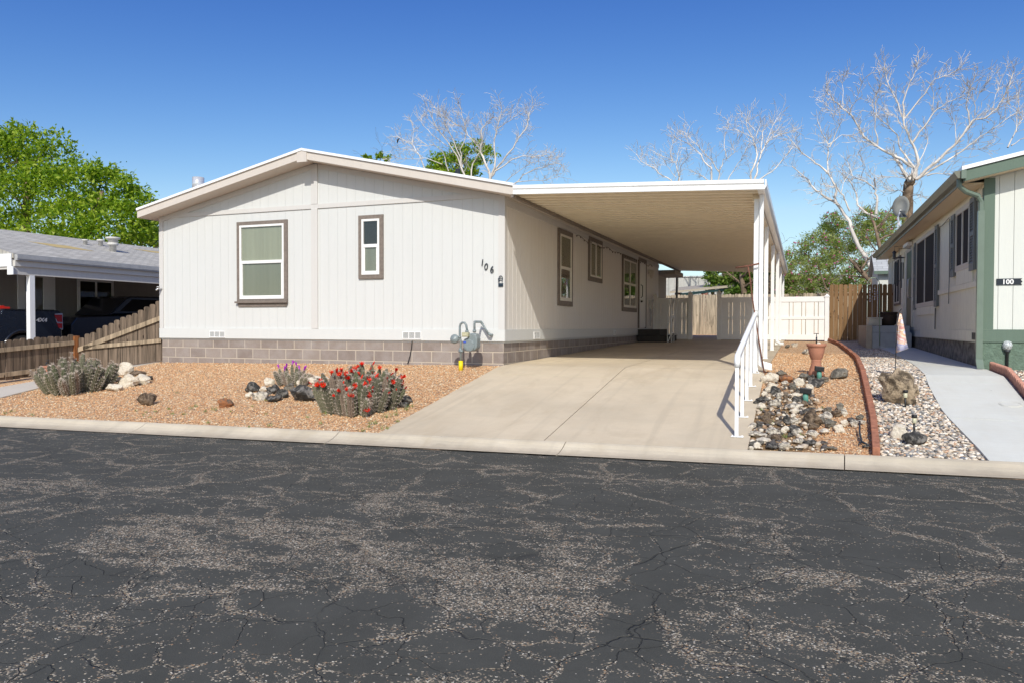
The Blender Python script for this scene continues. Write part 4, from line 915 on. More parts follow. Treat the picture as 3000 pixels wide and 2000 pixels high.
for k in range(6):
    a = k*math.pi/3; x, y = c0.x+.1*math.cos(a), c0.y+.1*math.sin(a); mb = MB(); mb.tube([(x, y, c0.z), (x, y, c0.z-.12)], .002, 4); mb.tube([(x, y, c0.z-.12), (x, y, c0.z-.55-.05*k)], .014, 6); mb.build('chime_tube', M['darkmetal'], wc)
mb = MB(); mb.tube([c0, c0-Vector((0, 0, .95))], .003, 4); mb.lathe([(.03, -.0), (.03, .02)], c0-Vector((0, 0, .62)), 8); mb.build('striker', M['darkmetal'], wc)
hl = empty('hanging_lantern', 'small dark lantern hanging left of the wind chimes under the eave', 'lantern')
c1 = pl(2620, 750, 'x', NX-.30); mb = MB(); mb.lathe([(.01, .14), (.05, .10), (.055, .08), (.04, .06), (.04, -.06), (.055, -.08), (.0, -.1)], c1, 8); mb.tube([c1+Vector((0, 0, .14)), c1+Vector((0, 0, .25)), (NX-.02, c1.y, c1.z+.27)], .006, 5); mb.build('lantern_body', M['darkmetal'], hl)
# satellite dish
SD = empty('satellite_dish', 'grey satellite dish on a bent pipe above the gutter of house 100', 'satellite dish')
dc = pl(2640, 606, 'y', 9.8); mb = MB(); prof = [(r_*.76, z_*.8) for r_, z_ in [(.0, .05), (.1, .045), (.2, .03), (.28, .01), (.33, -.015), (.335, -.02), (.33, -.03), (.2, .015), (0, .035)]]
Md = Matrix.Rotation(rad(200), 4, 'Z') @ Matrix.Rotation(rad(-62), 4, 'Y') @ Matrix.Scale(.82, 4, (0, 1, 0)) @ Matrix.Scale(1.12, 4, (1, 0, 0))
vdir = (CAM-dc).normalized()
Md = (vdir*1 + Vector((-.75, .1, .12))).to_track_quat('Z', 'Y').to_matrix().to_4x4() @ Matrix.Scale(1.0, 4, (1, 0, 0)) @ Matrix.Scale(1.1, 4, (0, 1, 0))
mb.lathe([(r_, -z_) for r_, z_ in prof], dc, 28, M=Md); mb.build('dish', simple('grey_dish', (.27, .27, .24), .5, var=.06), SD, True)
mb = MB(); e0 = pl(2632, 668, 'y', 9.8); e1_ = pl(2634, 652, 'y', 9.8); e2_ = pl(2652, 668, 'y', 9.9)
mb.tube([(7.4, 9.9, 3.95), pl(2634, 657, 'y', 9.8), pl(2631, 640, 'y', 9.8), dc+Vector((.0, .05, -.08))], .028, 8); mb.tube([pl(2630, 690, 'y', 9.8), pl(2631, 640, 'y', 9.8)], .012, 6); mb.build('mast', M['galv'], SD, True)
mb = MB(); a_ = dc-Vector((0, .03, .05)); mb.tube([pl(2638, 620, 'y', 9.72), pl(2652, 632, 'y', 9.6), pl(2655, 636, 'y', 9.45)], .022, 6); mb.box(-.05, .05, -.05, .05, -.08, .08, M=Matrix.Translation(pl(2645, 628, 'y', 9.7))); mb.build('feed_arm', M['darkmetal'], SD)
# garden banner
GF = empty('garden_flag', 'sunset coloured garden flag on a thin black pole in the river stones', 'flag')
g0 = gp(2622, 1103); yb = g0.y; mb = MB(); mb.tube([g0, pl(2626, 1000, 'y', yb), pl(2634, 915, 'y', yb), pl(2641, 905, 'y', yb)], .006, 6); mb.build('pole', M['black'], GF)
ft = NT('sunset_banner', .8, .1); pn = ft.pos((1.5, 1.5, 5)); nz = ft.noise(pn, 1.6, 3, .5, .8)
ft.color(ft.ramp(nz, [(.3, (.80, .78, .82)), (.4, (.42, .42, .66)), (.46, (.80, .74, .74)), (.52, (.75, .38, .20)), (.58, (.85, .70, .58)), (.66, (.62, .28, .24)), (.74, (.84, .80, .78))]))
Lp = [(2636,918),(2630,945),(2626,975),(2625,1000),(2625,1033)]; Rp = [(2641,921),(2645,940),(2651,970),(2655,998),(2661,1020)]
V = []; F = []
for j in range(5):
    for k in range(6):
        u = k/5; px = Lp[j][0]*(1-u)+Rp[j][0]*u; py = Lp[j][1]*(1-u)+Rp[j][1]*u; V.append(pl(px, py, 'y', yb-.02+.05*math.sin(u*5+j*.7)*(j/4+.2)))
for j in range(4):
    for k in range(5): F.append((j*6+k, j*6+k+1, (j+1)*6+k+1, (j+1)*6+k))
mb = MB(); mb.add(V, F); fo = mb.build('banner', ft.m, GF, True); s_ = fo.modifiers.new('t', 'SOLIDIFY'); s_.thickness = .003
# solar path lights
def path_light(px, py, label, h=.30):
    p = gp(px, py); e = empty('path_light', label, 'path light', 'solar lights in the river stone bed'); e.location = p
    mb = MB(); mb.lathe([(.010, -.05), (.012, h*.62)], seg=8); mb.build('stake', M['black'], e, True)
    mb = MB(); mb.lathe([(.020, h*.55), (.023, h*.57), (.023, h*.86)], seg=12); mb.build('lens', M['white_lens'], e, True)
    mb = MB(); mb.lathe([(.026, h*.84), (.029, h*.86), (.029, h*.98), (.024, h)], seg=14); mb.build('cap', M['black'], e, True)
path_light(2652, 1192, 'black capped solar light standing in front of the big tan boulder', .215); path_light(2678, 1268, 'black capped solar light standing behind the dark lava rock', .205)
gl_ = empty('globe_light', 'clear crackle globe garden light in front of the green foundation', 'garden light'); p = gp(2950, 1080); gl_.location = p
mb = MB(); mb.lathe([(.022, -.05), (.022, .26), (.045, .27), (.045, .30)], seg=12); mb.build('stake', M['darkmetal'], gl_, True)
mb = MB(); mb.lathe([(.03, .29), (.06, .32), (.072, .37), (.06, .42), (.03, .44), (0, .445)], seg=18); mb.build('globe', simple('crackle_globe', (.45, .47, .47), .1, .8, var=.6, scale=40), gl_, True)
p = gp(2932, 1072); mb = MB(); mb.lathe([(.0, -.06), (.06, -.05), (.085, 0), (.075, .04), (.03, .07), (0, .075)], (0, 0, 0), 18, M=Matrix.Rotation(rad(70), 4, 'X')); o = mb.build('spotlight', M['darkgreen'], smooth=True); o.location = p+Vector((0, 0, .09)); tag(o, 'round dark green garden spotlight left of the globe light', 'spotlight')
o = MB().lathe([(.12, -.01), (.12, .004), (.112, .006), (.112, .0015), (.104, .0015), (.104, .005), (.0, .005)], seg=32).build('cleanout_cover', M['walk']); q = gp(2960, 1184); o.location = q+Vector((0, 0, .003)); o.rotation_euler = (math.atan((zg(q.x, q.y+.1)-zg(q.x, q.y-.1))/.2), 0, 0); tag(o, 'round concrete coloured cover set flush in the pale footpath', 'cover')
# boxes with black caps in the rock bed
def capped(px, py, label, w, tilt):
    p = gp(px, py); e = empty('garden_spotlight', label, 'garden light', 'black capped lights in the rock bed'); e.location = p; e.rotation_euler = (0, 0, tilt)
    mb = MB(); mb.lathe([(.035, -.03), (.035, .12), (.0, .12)], seg=12); mb.build('tube', M['green_plate'], e, True)
    mb = MB(); mb.box(-w/2, w/2, -.05, .05, -.035, .035, M=Matrix.Translation((0, 0, .145)) @ Matrix.Rotation(.10, 4, 'Y')); mb.build('cap', M['black'], e, bevel=.006)
capped(2400, 1108, 'black capped green tube light at the foot of the terracotta pedestal', .125, .1); capped(2360, 1176, 'black capped light half buried among the rocks of the bed', .145, 0)
# terracotta planters
def planter(loc, label, s=1, tap=True, zs=1):
    e = empty('planter', label, 'planter'); e.location = loc; e.scale = (1, 1, zs)
    mb = MB(); mb.lathe([(.175*s, 0), (.155*s, .05*s), (.10*s, .20*s), (.098*s, .25*s), (.105*s, .27*s), (.0, .27*s)], seg=24); mb.build('pedestal', M['terracotta'], e, True)
    mb = MB(); seg = 40; prof = [(.105, .271), (.13, .31), (.16, .40), (.172, .46), (.178, .48), (.20, .49), (.208, .535), (.192, .535), (.178, .51), (.0, .51)]
    V = []; F = []
    for r_, z_ in prof:
        for k in range(seg):
            rr = r_*(1+(.03 if (k % 2 and .3 < z_ < .48) else 0)); V.append((rr*s*math.cos(2*math.pi*k/seg), rr*s*math.sin(2*math.pi*k/seg), z_*s))
    for i in range(len(prof)-1):
        for k in range(seg): F.append((i*seg+k, i*seg+(k+1) % seg, (i+1)*seg+(k+1) % seg, (i+1)*seg+k))
    mb.add(V, F); mb.build('bowl', M['terracotta'], e, True)
    if tap:
        mb = MB(); mb.tube([(0, 0, .51*s), (0, 0, .62*s), (.0, -.05*s, .64*s), (0, -.07*s, .58*s)], .016*s, 8); mb.lathe([(.05*s, .70*s), (.055*s, .705*s), (.05*s, .71*s), (0, .71*s)], seg=14); mb.tube([(0, 0, .62*s), (0, 0, .7*s)], .008*s, 6); mb.build('ornament', M['darkmetal'], e, True)
        mb = MB(); mb.lathe([(.06*s, .512*s), (.05*s, .55*s), (.0, .57*s)], (.04*s, .03*s, 0), 9); mb.build('stone', M['rock_pale'], e)
    return e
planter(gp(2391, 1098), 'fluted terracotta planter on a pedestal in the orange gravel bed', .68, zs=1.28)
planter(gp(142, 1125), 'small terracotta planter behind the spiny grey cactus by the low fence', .62)
# ------------------------------------------------------------------ gas meter
G = empty('gas_meter', 'grey gas meter with curved pipes on a yellow base before the block foundation', 'gas meter')
gy_ = -.40
def g(px, py): return pl(px, py, 'y', gy_)
base = gp(1350, 1081); gy_ = base.y
mb = MB(); mb.lathe([(.038, 0), (.038, .19), (.0, .19)], (g(1350, 1075).x, gy_, base.z-.04), 14); mb.build('yellow_base', M['yellow'], G, True)
mb = MB(); A = [g(1350, 1066), g(1350, 1000), g(1347, 985), g(1347, 958), g(1349, 950), g(1355, 945), g(1361, 946), g(1366, 953), g(1369, 972)]
mb.tube(A, .020, 10); mb.lathe([(.028, -.02), (.028, .02)], g(1347, 988), 10); mb.lathe([(.03, -.018), (.03, .018)], g(1368, 971), 10); mb.lathe([(.03, -.03), (.032, .0), (.03, .03)], g(1349, 1024), 10); mb.box(-.03, .045, -.03, .03, -.02, .02, M=Matrix.Translation(g(1350, 1028))); mb.build('riser_pipe', M['grey_metal'], G, True)
mb = MB(); mb.lathe([(.0, -.05), (.05, -.05), (.075, -.02), (.082, 0), (.082, .012), (.07, .03), (.035, .05), (.0, .06)], g(1332, 993), 22, M=Matrix.Rotation(rad(80), 4, 'X') @ Matrix.Rotation(rad(0), 4, 'Y')); mb.tube([g(1338, 993), g(1348, 993)], .022, 8); mb.build('regulator', M['grey_metal'], G, True)
c = g(1379, 1004); mb = MB()
mb.prism([Vector((c.x+u, gy_-.05, c.z+v)) for u, v in ((-.125, -.03), (-.12, -.11), (-.085, -.14), (.05, -.14), (.10, -.12), (.135, -.08), (.14, .07), (.115, .15), (.05, .165), (-.02, .155), (-.04, .09), (-.115, .06))], (0, .17, 0)); mb.build('meter_body', M['grey_metal'], G, bevel=.02)
mb = MB(); mb.lathe([(.10, 0), (.105, .012), (.08, .02), (0, .02)], (c.x-.005, gy_-.051, c.z-.04), 22, M=Matrix.Rotation(rad(90), 4, 'X'))
for k in range(8): mb.lathe([(.008, 0), (.008, .02)], (c.x-.005+.096*math.cos(k*.785+.3), gy_-.056, c.z-.04+.096*math.sin(k*.785+.3)), 6, M=Matrix.Rotation(rad(90), 4, 'X'))
mb.build('cover', M['grey_metal'], G, bevel=.003)
mb = MB(); q = g(1366, 1002); mb.box(q.x-.02, q.x+.03, gy_-.078, gy_-.0715, q.z-.01, q.z+.015); mb.build('label_plate', M['bluelabel'], G)
mb = MB(); q = g(1370, 981); mb.box(q.x-.06, q.x+.06, gy_-.12, gy_-.03, q.z-.035, q.z+.045); ix = mb.build('index_box', M['brass'], G, bevel=.012)
mb = MB(); mb.box(q.x-.045, q.x+.035, gy_-.1235, gy_-.1205, q.z-.012, q.z+.018); mb.build('dial_window', M['white_lens'], ix)
mb = MB(); A = [g(1390, 975), g(1390, 948), g(1391, 943), pl(1409, 943, 'y', -.12), pl(1413, 949, 'y', -.12), pl(1430, 977, 'y', -.12), pl(1437, 982, 'y', -.10)]
mb.tube(A[:3], .020, 10); mb.tube(A[2:5], .022, 10); mb.tube([A[4], A[5]], .018, 10); mb.tube([A[5], A[6], A[6]+Vector((.0, .1, -.0))], .024, 10); mb.lathe([(.032, -.02), (.032, .02)], g(1390, 970), 10); mb.lathe([(0, -.028), (.028, 0), (0, .028)], A[2], 10); mb.lathe([(0, -.03), (.03, 0), (0, .03)], A[4], 10); mb.build('outlet_pipe', M['grey_metal'], G, True)
# ------------------------------------------------------------------ rocks
def rock_mesh(seed, sx, sy, sz, sub=3, rough=.5):
    bm = bmesh.new(); bmesh.ops.create_icosphere(bm, subdivisions=sub, radius=1); r = random.Random(seed); off = Vector((r.uniform(0, 99), r.uniform(0, 99), r.uniform(0, 99)))
    planes = [(Vector((r.gauss(0, 1), r.gauss(0, 1), r.gauss(0, .7))).normalized(), r.uniform(.55, .85)) for _ in range(7)]
    for v in bm.verts:
        p = v.co.normalized(); d = 1+rough*mnoise.noise(p*1.3+off)+rough*.45*mnoise.noise(p*3.4+off)+rough*.2*mnoise.noise(p*8+off)
        for n, k in planes:
            t = p.dot(n)*d
            if t > k: d -= (t-k)*.85
        v.co = Vector((p.x*sx*d, p.y*sy*d, p.z*sz*d))
    me = bpy.data.meshes.new('rock'); bm.to_mesh(me); bm.free()
    return me
RK = 0
def rock(px, py, wpx, hpx, mat, label, group=None, name='rock', rough=.55, rz=None, sink=.3):
    """px,py: bottom centre in the photograph; wpx: width"""
    global RK
    RK += 1; p = gp(px, py); depth = (p-CAM).dot(fw); w = wpx/2/FPX*depth; h = hpx/FPX*depth*.62
    me = rock_mesh(RK*7+1, w, w*U(.7, .95), h, 3, rough); me.materials.append(M[mat]); o = bpy.data.objects.new(name, me); COL.objects.link(o)
    o.location = p+Vector((0, w*.45, h*(1-sink)*.75)); o.rotation_euler = (U(-.15, .15), U(-.15, .15), YAW+U(-.3, .3) if rz is None else rz)
    me.polygons.foreach_set('use_smooth', [False]*len(me.polygons)); tag(o, label, 'rock', group); return o
# left yard rocks
gl = 'rocks beside the left cactus'
for a in [(355,1098,62,34,'rock_pale','round pitted tan rock at the top of the pile beside the left cactus'),(366,1130,60,34,'rock_pale','big smooth cream rock at the front right of the left pile'),
          (408,1122,50,30,'rock_pale','cream rock with dark patches right of the big smooth one'),(310,1112,40,20,'rock_lava','dark flat rock against the left cactus, under the pitted rock'),
          (338,1116,28,16,'rock_lava','small blue black rock between the cream rocks of the left pile'),(304,1130,28,22,'rock_pale','small round tan rock touching the left cactus'),
          (326,1142,50,22,'rock_pale','flat pale rock at the foot of the left pile'),(432,1112,24,14,'rock_lava','small dark rock at the far right end of the left pile'),(396,1096,40,14,'rock_brown','dark brown slab behind the cream rocks of the left pile'),(345,1083,22,14,'rock_grey','small grey rock peeking over the pitted tan rock')]:
    rock(*a, group=gl)
rock(422,1184,50,34,'rock_brown','dark pyramid shaped rock alone in the orange gravel'); rock(652,1190,48,26,'rock_red','rusty red rock alone in the orange gravel among weeds')
gm = 'rocks around the purple cactus'
for a in [(731,1146,50,26,'rock_lava','black lava rock at the left end of the purple cactus ring'),(755,1170,56,28,'rock_mott','black and cream rock at the front left of the purple cactus ring'),(783,1128,42,26,'rock_pale','cream rock behind the lava rocks of the purple cactus ring'),
          (795,1150,44,24,'rock_lava','black rock in the middle of the purple cactus ring'),(820,1162,40,30,'rock_lava','rounded black rock just left of the largest lava rock'),(770,1145,28,18,'rock_pale','small tan rock between two lava rocks of the purple cactus ring'),(728,1162,26,16,'rock_pale','small pale rock at the front left corner of the purple cactus ring'),
          (880,1172,92,46,'rock_lava','largest black lava rock between the purple and red cacti'),(845,1140,36,20,'rock_grey','brown grey rock at the foot of the purple cactus'),(877,1128,30,18,'rock_pale','small cream rock right of the purple cactus'),(915,1124,64,24,'rock_pale','long cream rock behind the largest lava rock'),(935,1150,40,34,'rock_lava','black rock behind the left edge of the red cactus'),(800,1172,50,16,'rock_lava','low flat black rock in front of the purple cactus ring'),
          (1184,1178,40,24,'rock_grey','grey rock peeping out right of the red cactus'),(1180,1190,36,12,'rock_lava','flat dark rock at the right foot of the red cactus')]:
    rock(*a, group=gm)
# river bed rocks
rock(2648,1182,98,88,'rock_tan','big pitted tan boulder beside the footpath in the river stones', name='boulder', rough=.75, sink=.1); M_b = None
rock(2634,1280,58,44,'rock_pale','large smooth pale rock in the river stones'); rock(2678,1300,78,34,'rock_lava','dark lava rock in the river stones before the pale one', rough=.45)
rock(2458,1105,54,34,'rock_grey','large grey brown rock right of the terracotta pedestal')
rock(2372,1036,34,18,'rock_mott','spotted rock left of the terracotta planter bowl'); rock(2308,1017,18,9,'rock_grey','small grey rock near the white fence post foot'); rock(2328,1015,22,14,'rock_mott','tan rock near the white fence beside a smaller one')
# the rock bed: (zoomed px in a 5.113x crop at 2180,1080)
bed = [(410,200,240,150,'rock_pale'),(430,265,130,60,'rock_pale'),(620,190,230,120,'rock_red'),(560,90,160,60,'rock_grey'),(610,230,100,60,'rock_mott'),(820,240,190,110,'rock_pale'),(880,150,150,80,'rock_grey'),(1010,160,110,90,'rock_lava'),(1090,250,230,110,'rock_lava'),(1210,180,130,70,'rock_grey'),
(740,300,120,80,'rock_grey'),(480,370,190,110,'rock_lava'),(375,350,100,80,'rock_pale'),(310,400,90,60,'rock_pale'),(980,330,150,110,'rock_pale'),(805,340,60,60,'rock_lava'),(780,400,130,50,'rock_pale'),(520,450,90,110,'rock_mott'),(260,490,190,70,'rock_lava'),(800,500,150,100,'rock_lava'),
(900,540,120,70,'rock_brown'),(250,600,140,90,'rock_pale'),(470,560,170,110,'rock_mott'),(740,590,290,80,'rock_mott'),(185,520,80,50,'rock_lava'),(620,440,100,60,'rock_brown'),(345,760,120,120,'rock_brown'),(360,820,130,80,'rock_brown'),(760,650,150,60,'rock_pale'),(960,650,200,70,'rock_lava'),
(735,720,80,60,'rock_pale'),(630,810,110,110,'rock_lava'),(750,810,160,80,'rock_mott'),(1000,820,310,190,'rock_brown'),(1240,750,190,110,'rock_mott'),(1270,630,100,70,'rock_grey'),(1380,690,160,80,'rock_brown'),(1430,600,110,90,'rock_grey'),(1500,680,100,90,'rock_mott'),(1180,790,100,70,'rock_grey'),
(1290,860,180,110,'rock_grey'),(1510,840,120,80,'rock_pale'),(1610,780,150,50,'rock_lava'),(1640,850,120,90,'rock_mott'),(1740,740,110,60,'rock_grey'),(1760,810,120,50,'rock_mott'),(1430,930,150,110,'rock_pale'),(1215,960,180,65,'rock_pale'),(130,870,130,60,'rock_mott'),(230,880,100,60,'rock_lava'),
(190,1000,220,70,'rock_mott'),(420,970,210,100,'rock_mott'),(600,940,110,90,'rock_pale'),(740,930,200,90,'rock_lava'),(800,980,180,80,'rock_mott'),(1030,900,150,80,'rock_brown'),(1010,1010,200,90,'rock_mott'),(690,1000,90,50,'rock_lava'),(810,1010,60,50,'rock_pale'),(300,1090,220,70,'rock_pale'),
(480,1070,170,100,'rock_brown'),(190,1140,210,70,'rock_grey'),(180,1180,120,80,'rock_pale'),(100,1195,80,50,'rock_pale'),(400,1180,180,60,'rock_lava'),(610,1190,200,80,'rock_mott'),(830,1110,180,80,'rock_mott'),(1000,1130,180,60,'rock_lava'),(820,1190,130,45,'rock_pale'),(1300,1200,180,40,'rock_grey'),(1200,1110,110,35,'rock_lava'),
(1680,160,70,12,'rock_brown'),(1830,1170,110,30,'rock_lava')]
CN = {'rock_pale': 'cream', 'rock_lava': 'black', 'rock_mott': 'speckled', 'rock_brown': 'brown', 'rock_grey': 'grey', 'rock_red': 'rusty'}
marks = [('the handrail feet', 0, 500), ('the lowest handrail foot', 0, 900), ('the terracotta pedestal', 1050, 50), ('the half buried black cap', 900, 430), ('the kerb', 800, 1230), ('the brick edging', 1900, 700), ('the dark forked stick', 1750, 1100), ('the downspout elbow', 280, 20), ('the driveway slab corner', 20, 1190)]
used_l = {}
ORD = ['nearest', 'second nearest', 'third nearest', 'fourth nearest', 'fifth nearest', 'sixth nearest', 'seventh nearest', 'eighth nearest', 'ninth nearest', 'tenth nearest', 'eleventh nearest', 'twelfth nearest']
info = []
for i, (x, y, w, h, mt) in enumerate(bed):
    lm = min(range(len(marks)), key=lambda k: math.hypot(x-marks[k][1], (y-marks[k][2])*1.2)); info.append((mt, marks[lm][0], math.hypot(x-marks[lm][1], y-marks[lm][2]), i))
lab = {}
for key in {(a, b) for a, b, c, d in info}:
    ls = sorted([(c, d) for a, b, c, d in info if (a, b) == key])
    for k, (c, d) in enumerate(ls):
        x, y, w, h, mt = bed[d]; size = 'large' if w >= 190 else ('small' if w <= 100 else 'middling'); shape = 'flat' if h < w*.42 else ('upright' if h > w*.85 else 'lumpy')
        lab[d] = f"{shape} {CN[mt]} rock in the bed, {ORD[k]} {CN[mt]} one to {key[1]}"
for i, (x, y, w, h, mt) in enumerate(bed): rock(2180+x/5.113, 1080+y/5.113, w/5.113*1.08, h/5.113*1.12, mt, lab[i], 'rocks in the narrow rock bed', sink=.35)
# a forked dark root lying at the bed's edge
mb = MB(); a = gp(2521, 1262); mb.tube([gp(2519, 1258)+Vector((0, 0, .1)), gp(2518, 1275)+Vector((0, 0, .04)), gp(2524, 1298)+Vector((0, 0, .02)), gp(2545, 1306)+Vector((0, 0, .015))], [.008, .012, .014, .01], 6); mb.tube([gp(2524, 1298)+Vector((0, 0, .02)), gp(2515, 1303)+Vector((0, 0, .01))], .009, 5); mb.tube([gp(2540, 1284)+Vector((0, 0, .03)), gp(2552, 1278)+Vector((0, 0, .04))], .006, 5)
tag(mb.build('driftwood', M['darkmetal'], smooth=True), 'dark forked stick lying beside the brick edging near the kerb', 'stick')
# ------------------------------------------------------------------ edging blocks
def resample(pts, step):
    out = [pts[0].copy()]; acc = 0; i = 0; cur = pts[0].copy()
    while i < len(pts)-1:
        seg = (pts[i+1]-cur).length
        if acc+seg < step: acc += seg; i += 1; cur = pts[i].copy()
        else:
            cur = cur+(pts[i+1]-cur).normalized()*(step-acc); out.append(cur.copy()); acc = 0
    return out
ep = resample([Vector((p.x, p.y, 0)) for p in edge_pts], .62)
def nth(k): return ['first', 'second', 'third', 'fourth', 'fifth', 'sixth', 'seventh', 'eighth', 'ninth', 'tenth', 'eleventh', 'twelfth', 'thirteenth', 'fourteenth', 'fifteenth', 'sixteenth', 'seventeenth', 'eighteenth', 'nineteenth', 'twentieth', 'twenty-first', 'twenty-second', 'twenty-third', 'twenty-fourth', 'twenty-fifth', 'twenty-sixth', 'twenty-seventh', 'twenty-eighth', 'twenty-ninth', 'thirtieth', 'thirty-first', 'thirty-second', 'thirty-third', 'thirty-fourth', 'thirty-fifth'][k]
for k, (a, b) in enumerate(zip(ep, ep[1:])):
    d = (b-a); L_ = d.length; ang = math.atan2(d.y, d.x); za, zb = zg(a.x, a.y), zg(b.x, b.y)
    mb = MB(); nn = Vector((-d.y, d.x, 0)).normalized()*.036; A0, B0 = a.lerp(b, .004), a.lerp(b, .996)
    hh = .075+.008*math.sin(k*2.1)
    V = [A0-nn+Vector((0, 0, za-.05)), B0-nn+Vector((0, 0, zb-.05)), B0+nn+Vector((0, 0, zb-.05)), A0+nn+Vector((0, 0, za-.05))]; V += [v+Vector((0, 0, .05+hh)) for v in V]
    mb.add(V, [(0, 3, 2, 1), (4, 5, 6, 7), (0, 1, 5, 4), (1, 2, 6, 5), (2, 3, 7, 6), (3, 0, 4, 7)])
    tag(mb.build('edging_block', M['edging'], bevel=.008), f'brick red edging block between the gravels, {nth(k)} from the kerb', 'edging block', 'brick red edging blocks')
# scalloped edging right
sa = Vector((7.665, 1.46, 0)); sb = Vector((7.52, -1.25, 0)); dd = (sb-sa); dd.z = 0; dd.normalize(); NB = 12
for k in range(NB):
    p = Vector((sa.x, sa.y, 0))+dd*(.305*k); mb = MB(); poly = []
    for q in range(3):
        for s_ in range(7):
            u = .005+.098*q+.098*s_/6; z = .085+.035*math.sin(math.pi*s_/6); poly.append((u, z))
    poly = [(.005, -.02), (.298, -.02)] + poly[::-1]; n_ = Vector((-dd.y, dd.x, 0))
    zq = lambda u: zg(p.x+dd.x*u, p.y+dd.y*u)
    mb.prism([p+dd*u+Vector((0, 0, z+zq(u))) for u, z in poly], n_*.05)
    tag(mb.build('scalloped_edging', M['scallop']), f'scalloped pink brick edging beside the footpath, {nth(k)} from the green downspout', 'edging block', 'scalloped edging blocks')
# ------------------------------------------------------------------ loose stones as geometry
ICO = np.array([(1,0,0),(-1,0,0),(0,1,0),(0,-1,0),(0,0,1),(0,0,-1)], float); IF = np.array([(0,2,4),(2,1,4),(1,3,4),(3,0,4),(2,0,5),(1,2,5),(3,1,5),(0,3,5)])
def scatter(name, mat, pts, smin, smax, flat=.6, ico2=False):
    r = npr; n = len(pts); base, fc = ICO, IF
    if ico2:
        bm = bmesh.new(); bmesh.ops.create_icosphere(bm, subdivisions=1, radius=1); base = np.array([v.co[:] for v in bm.verts]); fc = np.array([[v.index for v in f.verts] for f in bm.faces]); bm.free()
    nb = len(base); sz = r.uniform(smin, smax, n)**1.0
    sc = np.stack([sz*r.uniform(.75, 1.3, n), sz*r.uniform(.6, 1.0, n), sz*flat*r.uniform(.7, 1.1, n)], -1)
    v = base[None]*(1+.25*r.uniform(-1, 1, (n, nb, 1)))*sc[:, None]
    a = r.uniform(0, 6.28, n); b = r.uniform(-.5, .5, n)
    x = v[..., 0]*np.cos(b)[:, None]+v[..., 2]*np.sin(b)[:, None]; z = -v[..., 0]*np.sin(b)[:, None]+v[..., 2]*np.cos(b)[:, None]; y = v[..., 1]
    X_ = x*np.cos(a)[:, None]-y*np.sin(a)[:, None]; Y_ = x*np.sin(a)[:, None]+y*np.cos(a)[:, None]
    V = np.stack([X_+pts[:, 0:1], Y_+pts[:, 1:2], z+pts[:, 2:3]], -1).reshape(-1, 3); F = (fc[None]+(np.arange(n)*nb)[:, None, None]).reshape(-1, 3)
    return np_mesh(name, V, F, mat)
def pts_in(n, x0, x1, y0, y1, ok, off):
    out = []
    while len(out) < n:
        x = npr.uniform(x0, x1); y = npr.uniform(y0, y1)
        if ok(x, y): out.append((x, y, zg(x, y)+off))
    return np.array(out)
def in_front(x, y): return y > yk(x)+.02 and y < -.02 and x < drive_l(y)-.01 and not (-8.95+.12*max(0, -y) < x < -8.0+.25*max(0, -y-1.2))
tag(scatter('gravel', M['stone_o'], pts_in(30000, -9.0, 0, -5, 0, in_front, -.012), .007, .017), kind='stuff')
tag(scatter('gravel', M['stone_o'], pts_in(12000, DR, 6.0, -4.1, 6, lambda x, y: y > yk(x)+.02 and DR+.01 < x < efn(y)-.04 and (x > 5.05+.25*mnoise.noise((x*3, y*3, 1)) or y > -1.2 or npr.rand() < .3), -.012), .006, .015), kind='stuff')
tag(scatter('river_stones', M['stone_r'], pts_in(9500, 5, 7.5, -4.1, 8, lambda x, y: y > yk(x)+.03 and efn(y)+.05 < x < walk_l(y)-.01, -.012), .014, .032, .6, True), kind='stuff')
tag(scatter('river_stones', M['stone_r'], pts_in(2500, 7.6, 9.5, -3.6, 1.5, lambda x, y: y > yk(x)+.03 and x > walk_r(y)+.07, -.012), .014, .032, .6, True), kind='stuff')
rub = island('rubble_mix', [(0, (.16, .13, .10)), (.25, (.55, .45, .34)), (.45, (.34, .24, .15)), (.62, (.10, .09, .085)), (.8, (.72, .64, .52)), (.92, (.40, .26, .16))], var=.5)
tag(scatter('rubble', rub, pts_in(750, DR, 5.6, -4.05, -.4, lambda x, y: y > yk(x)+.05 and DR+.03 < x < 5.05+.35*mnoise.noise((x*3, y*3, 1)), .0), .012, .042, .7, True), kind='stuff')
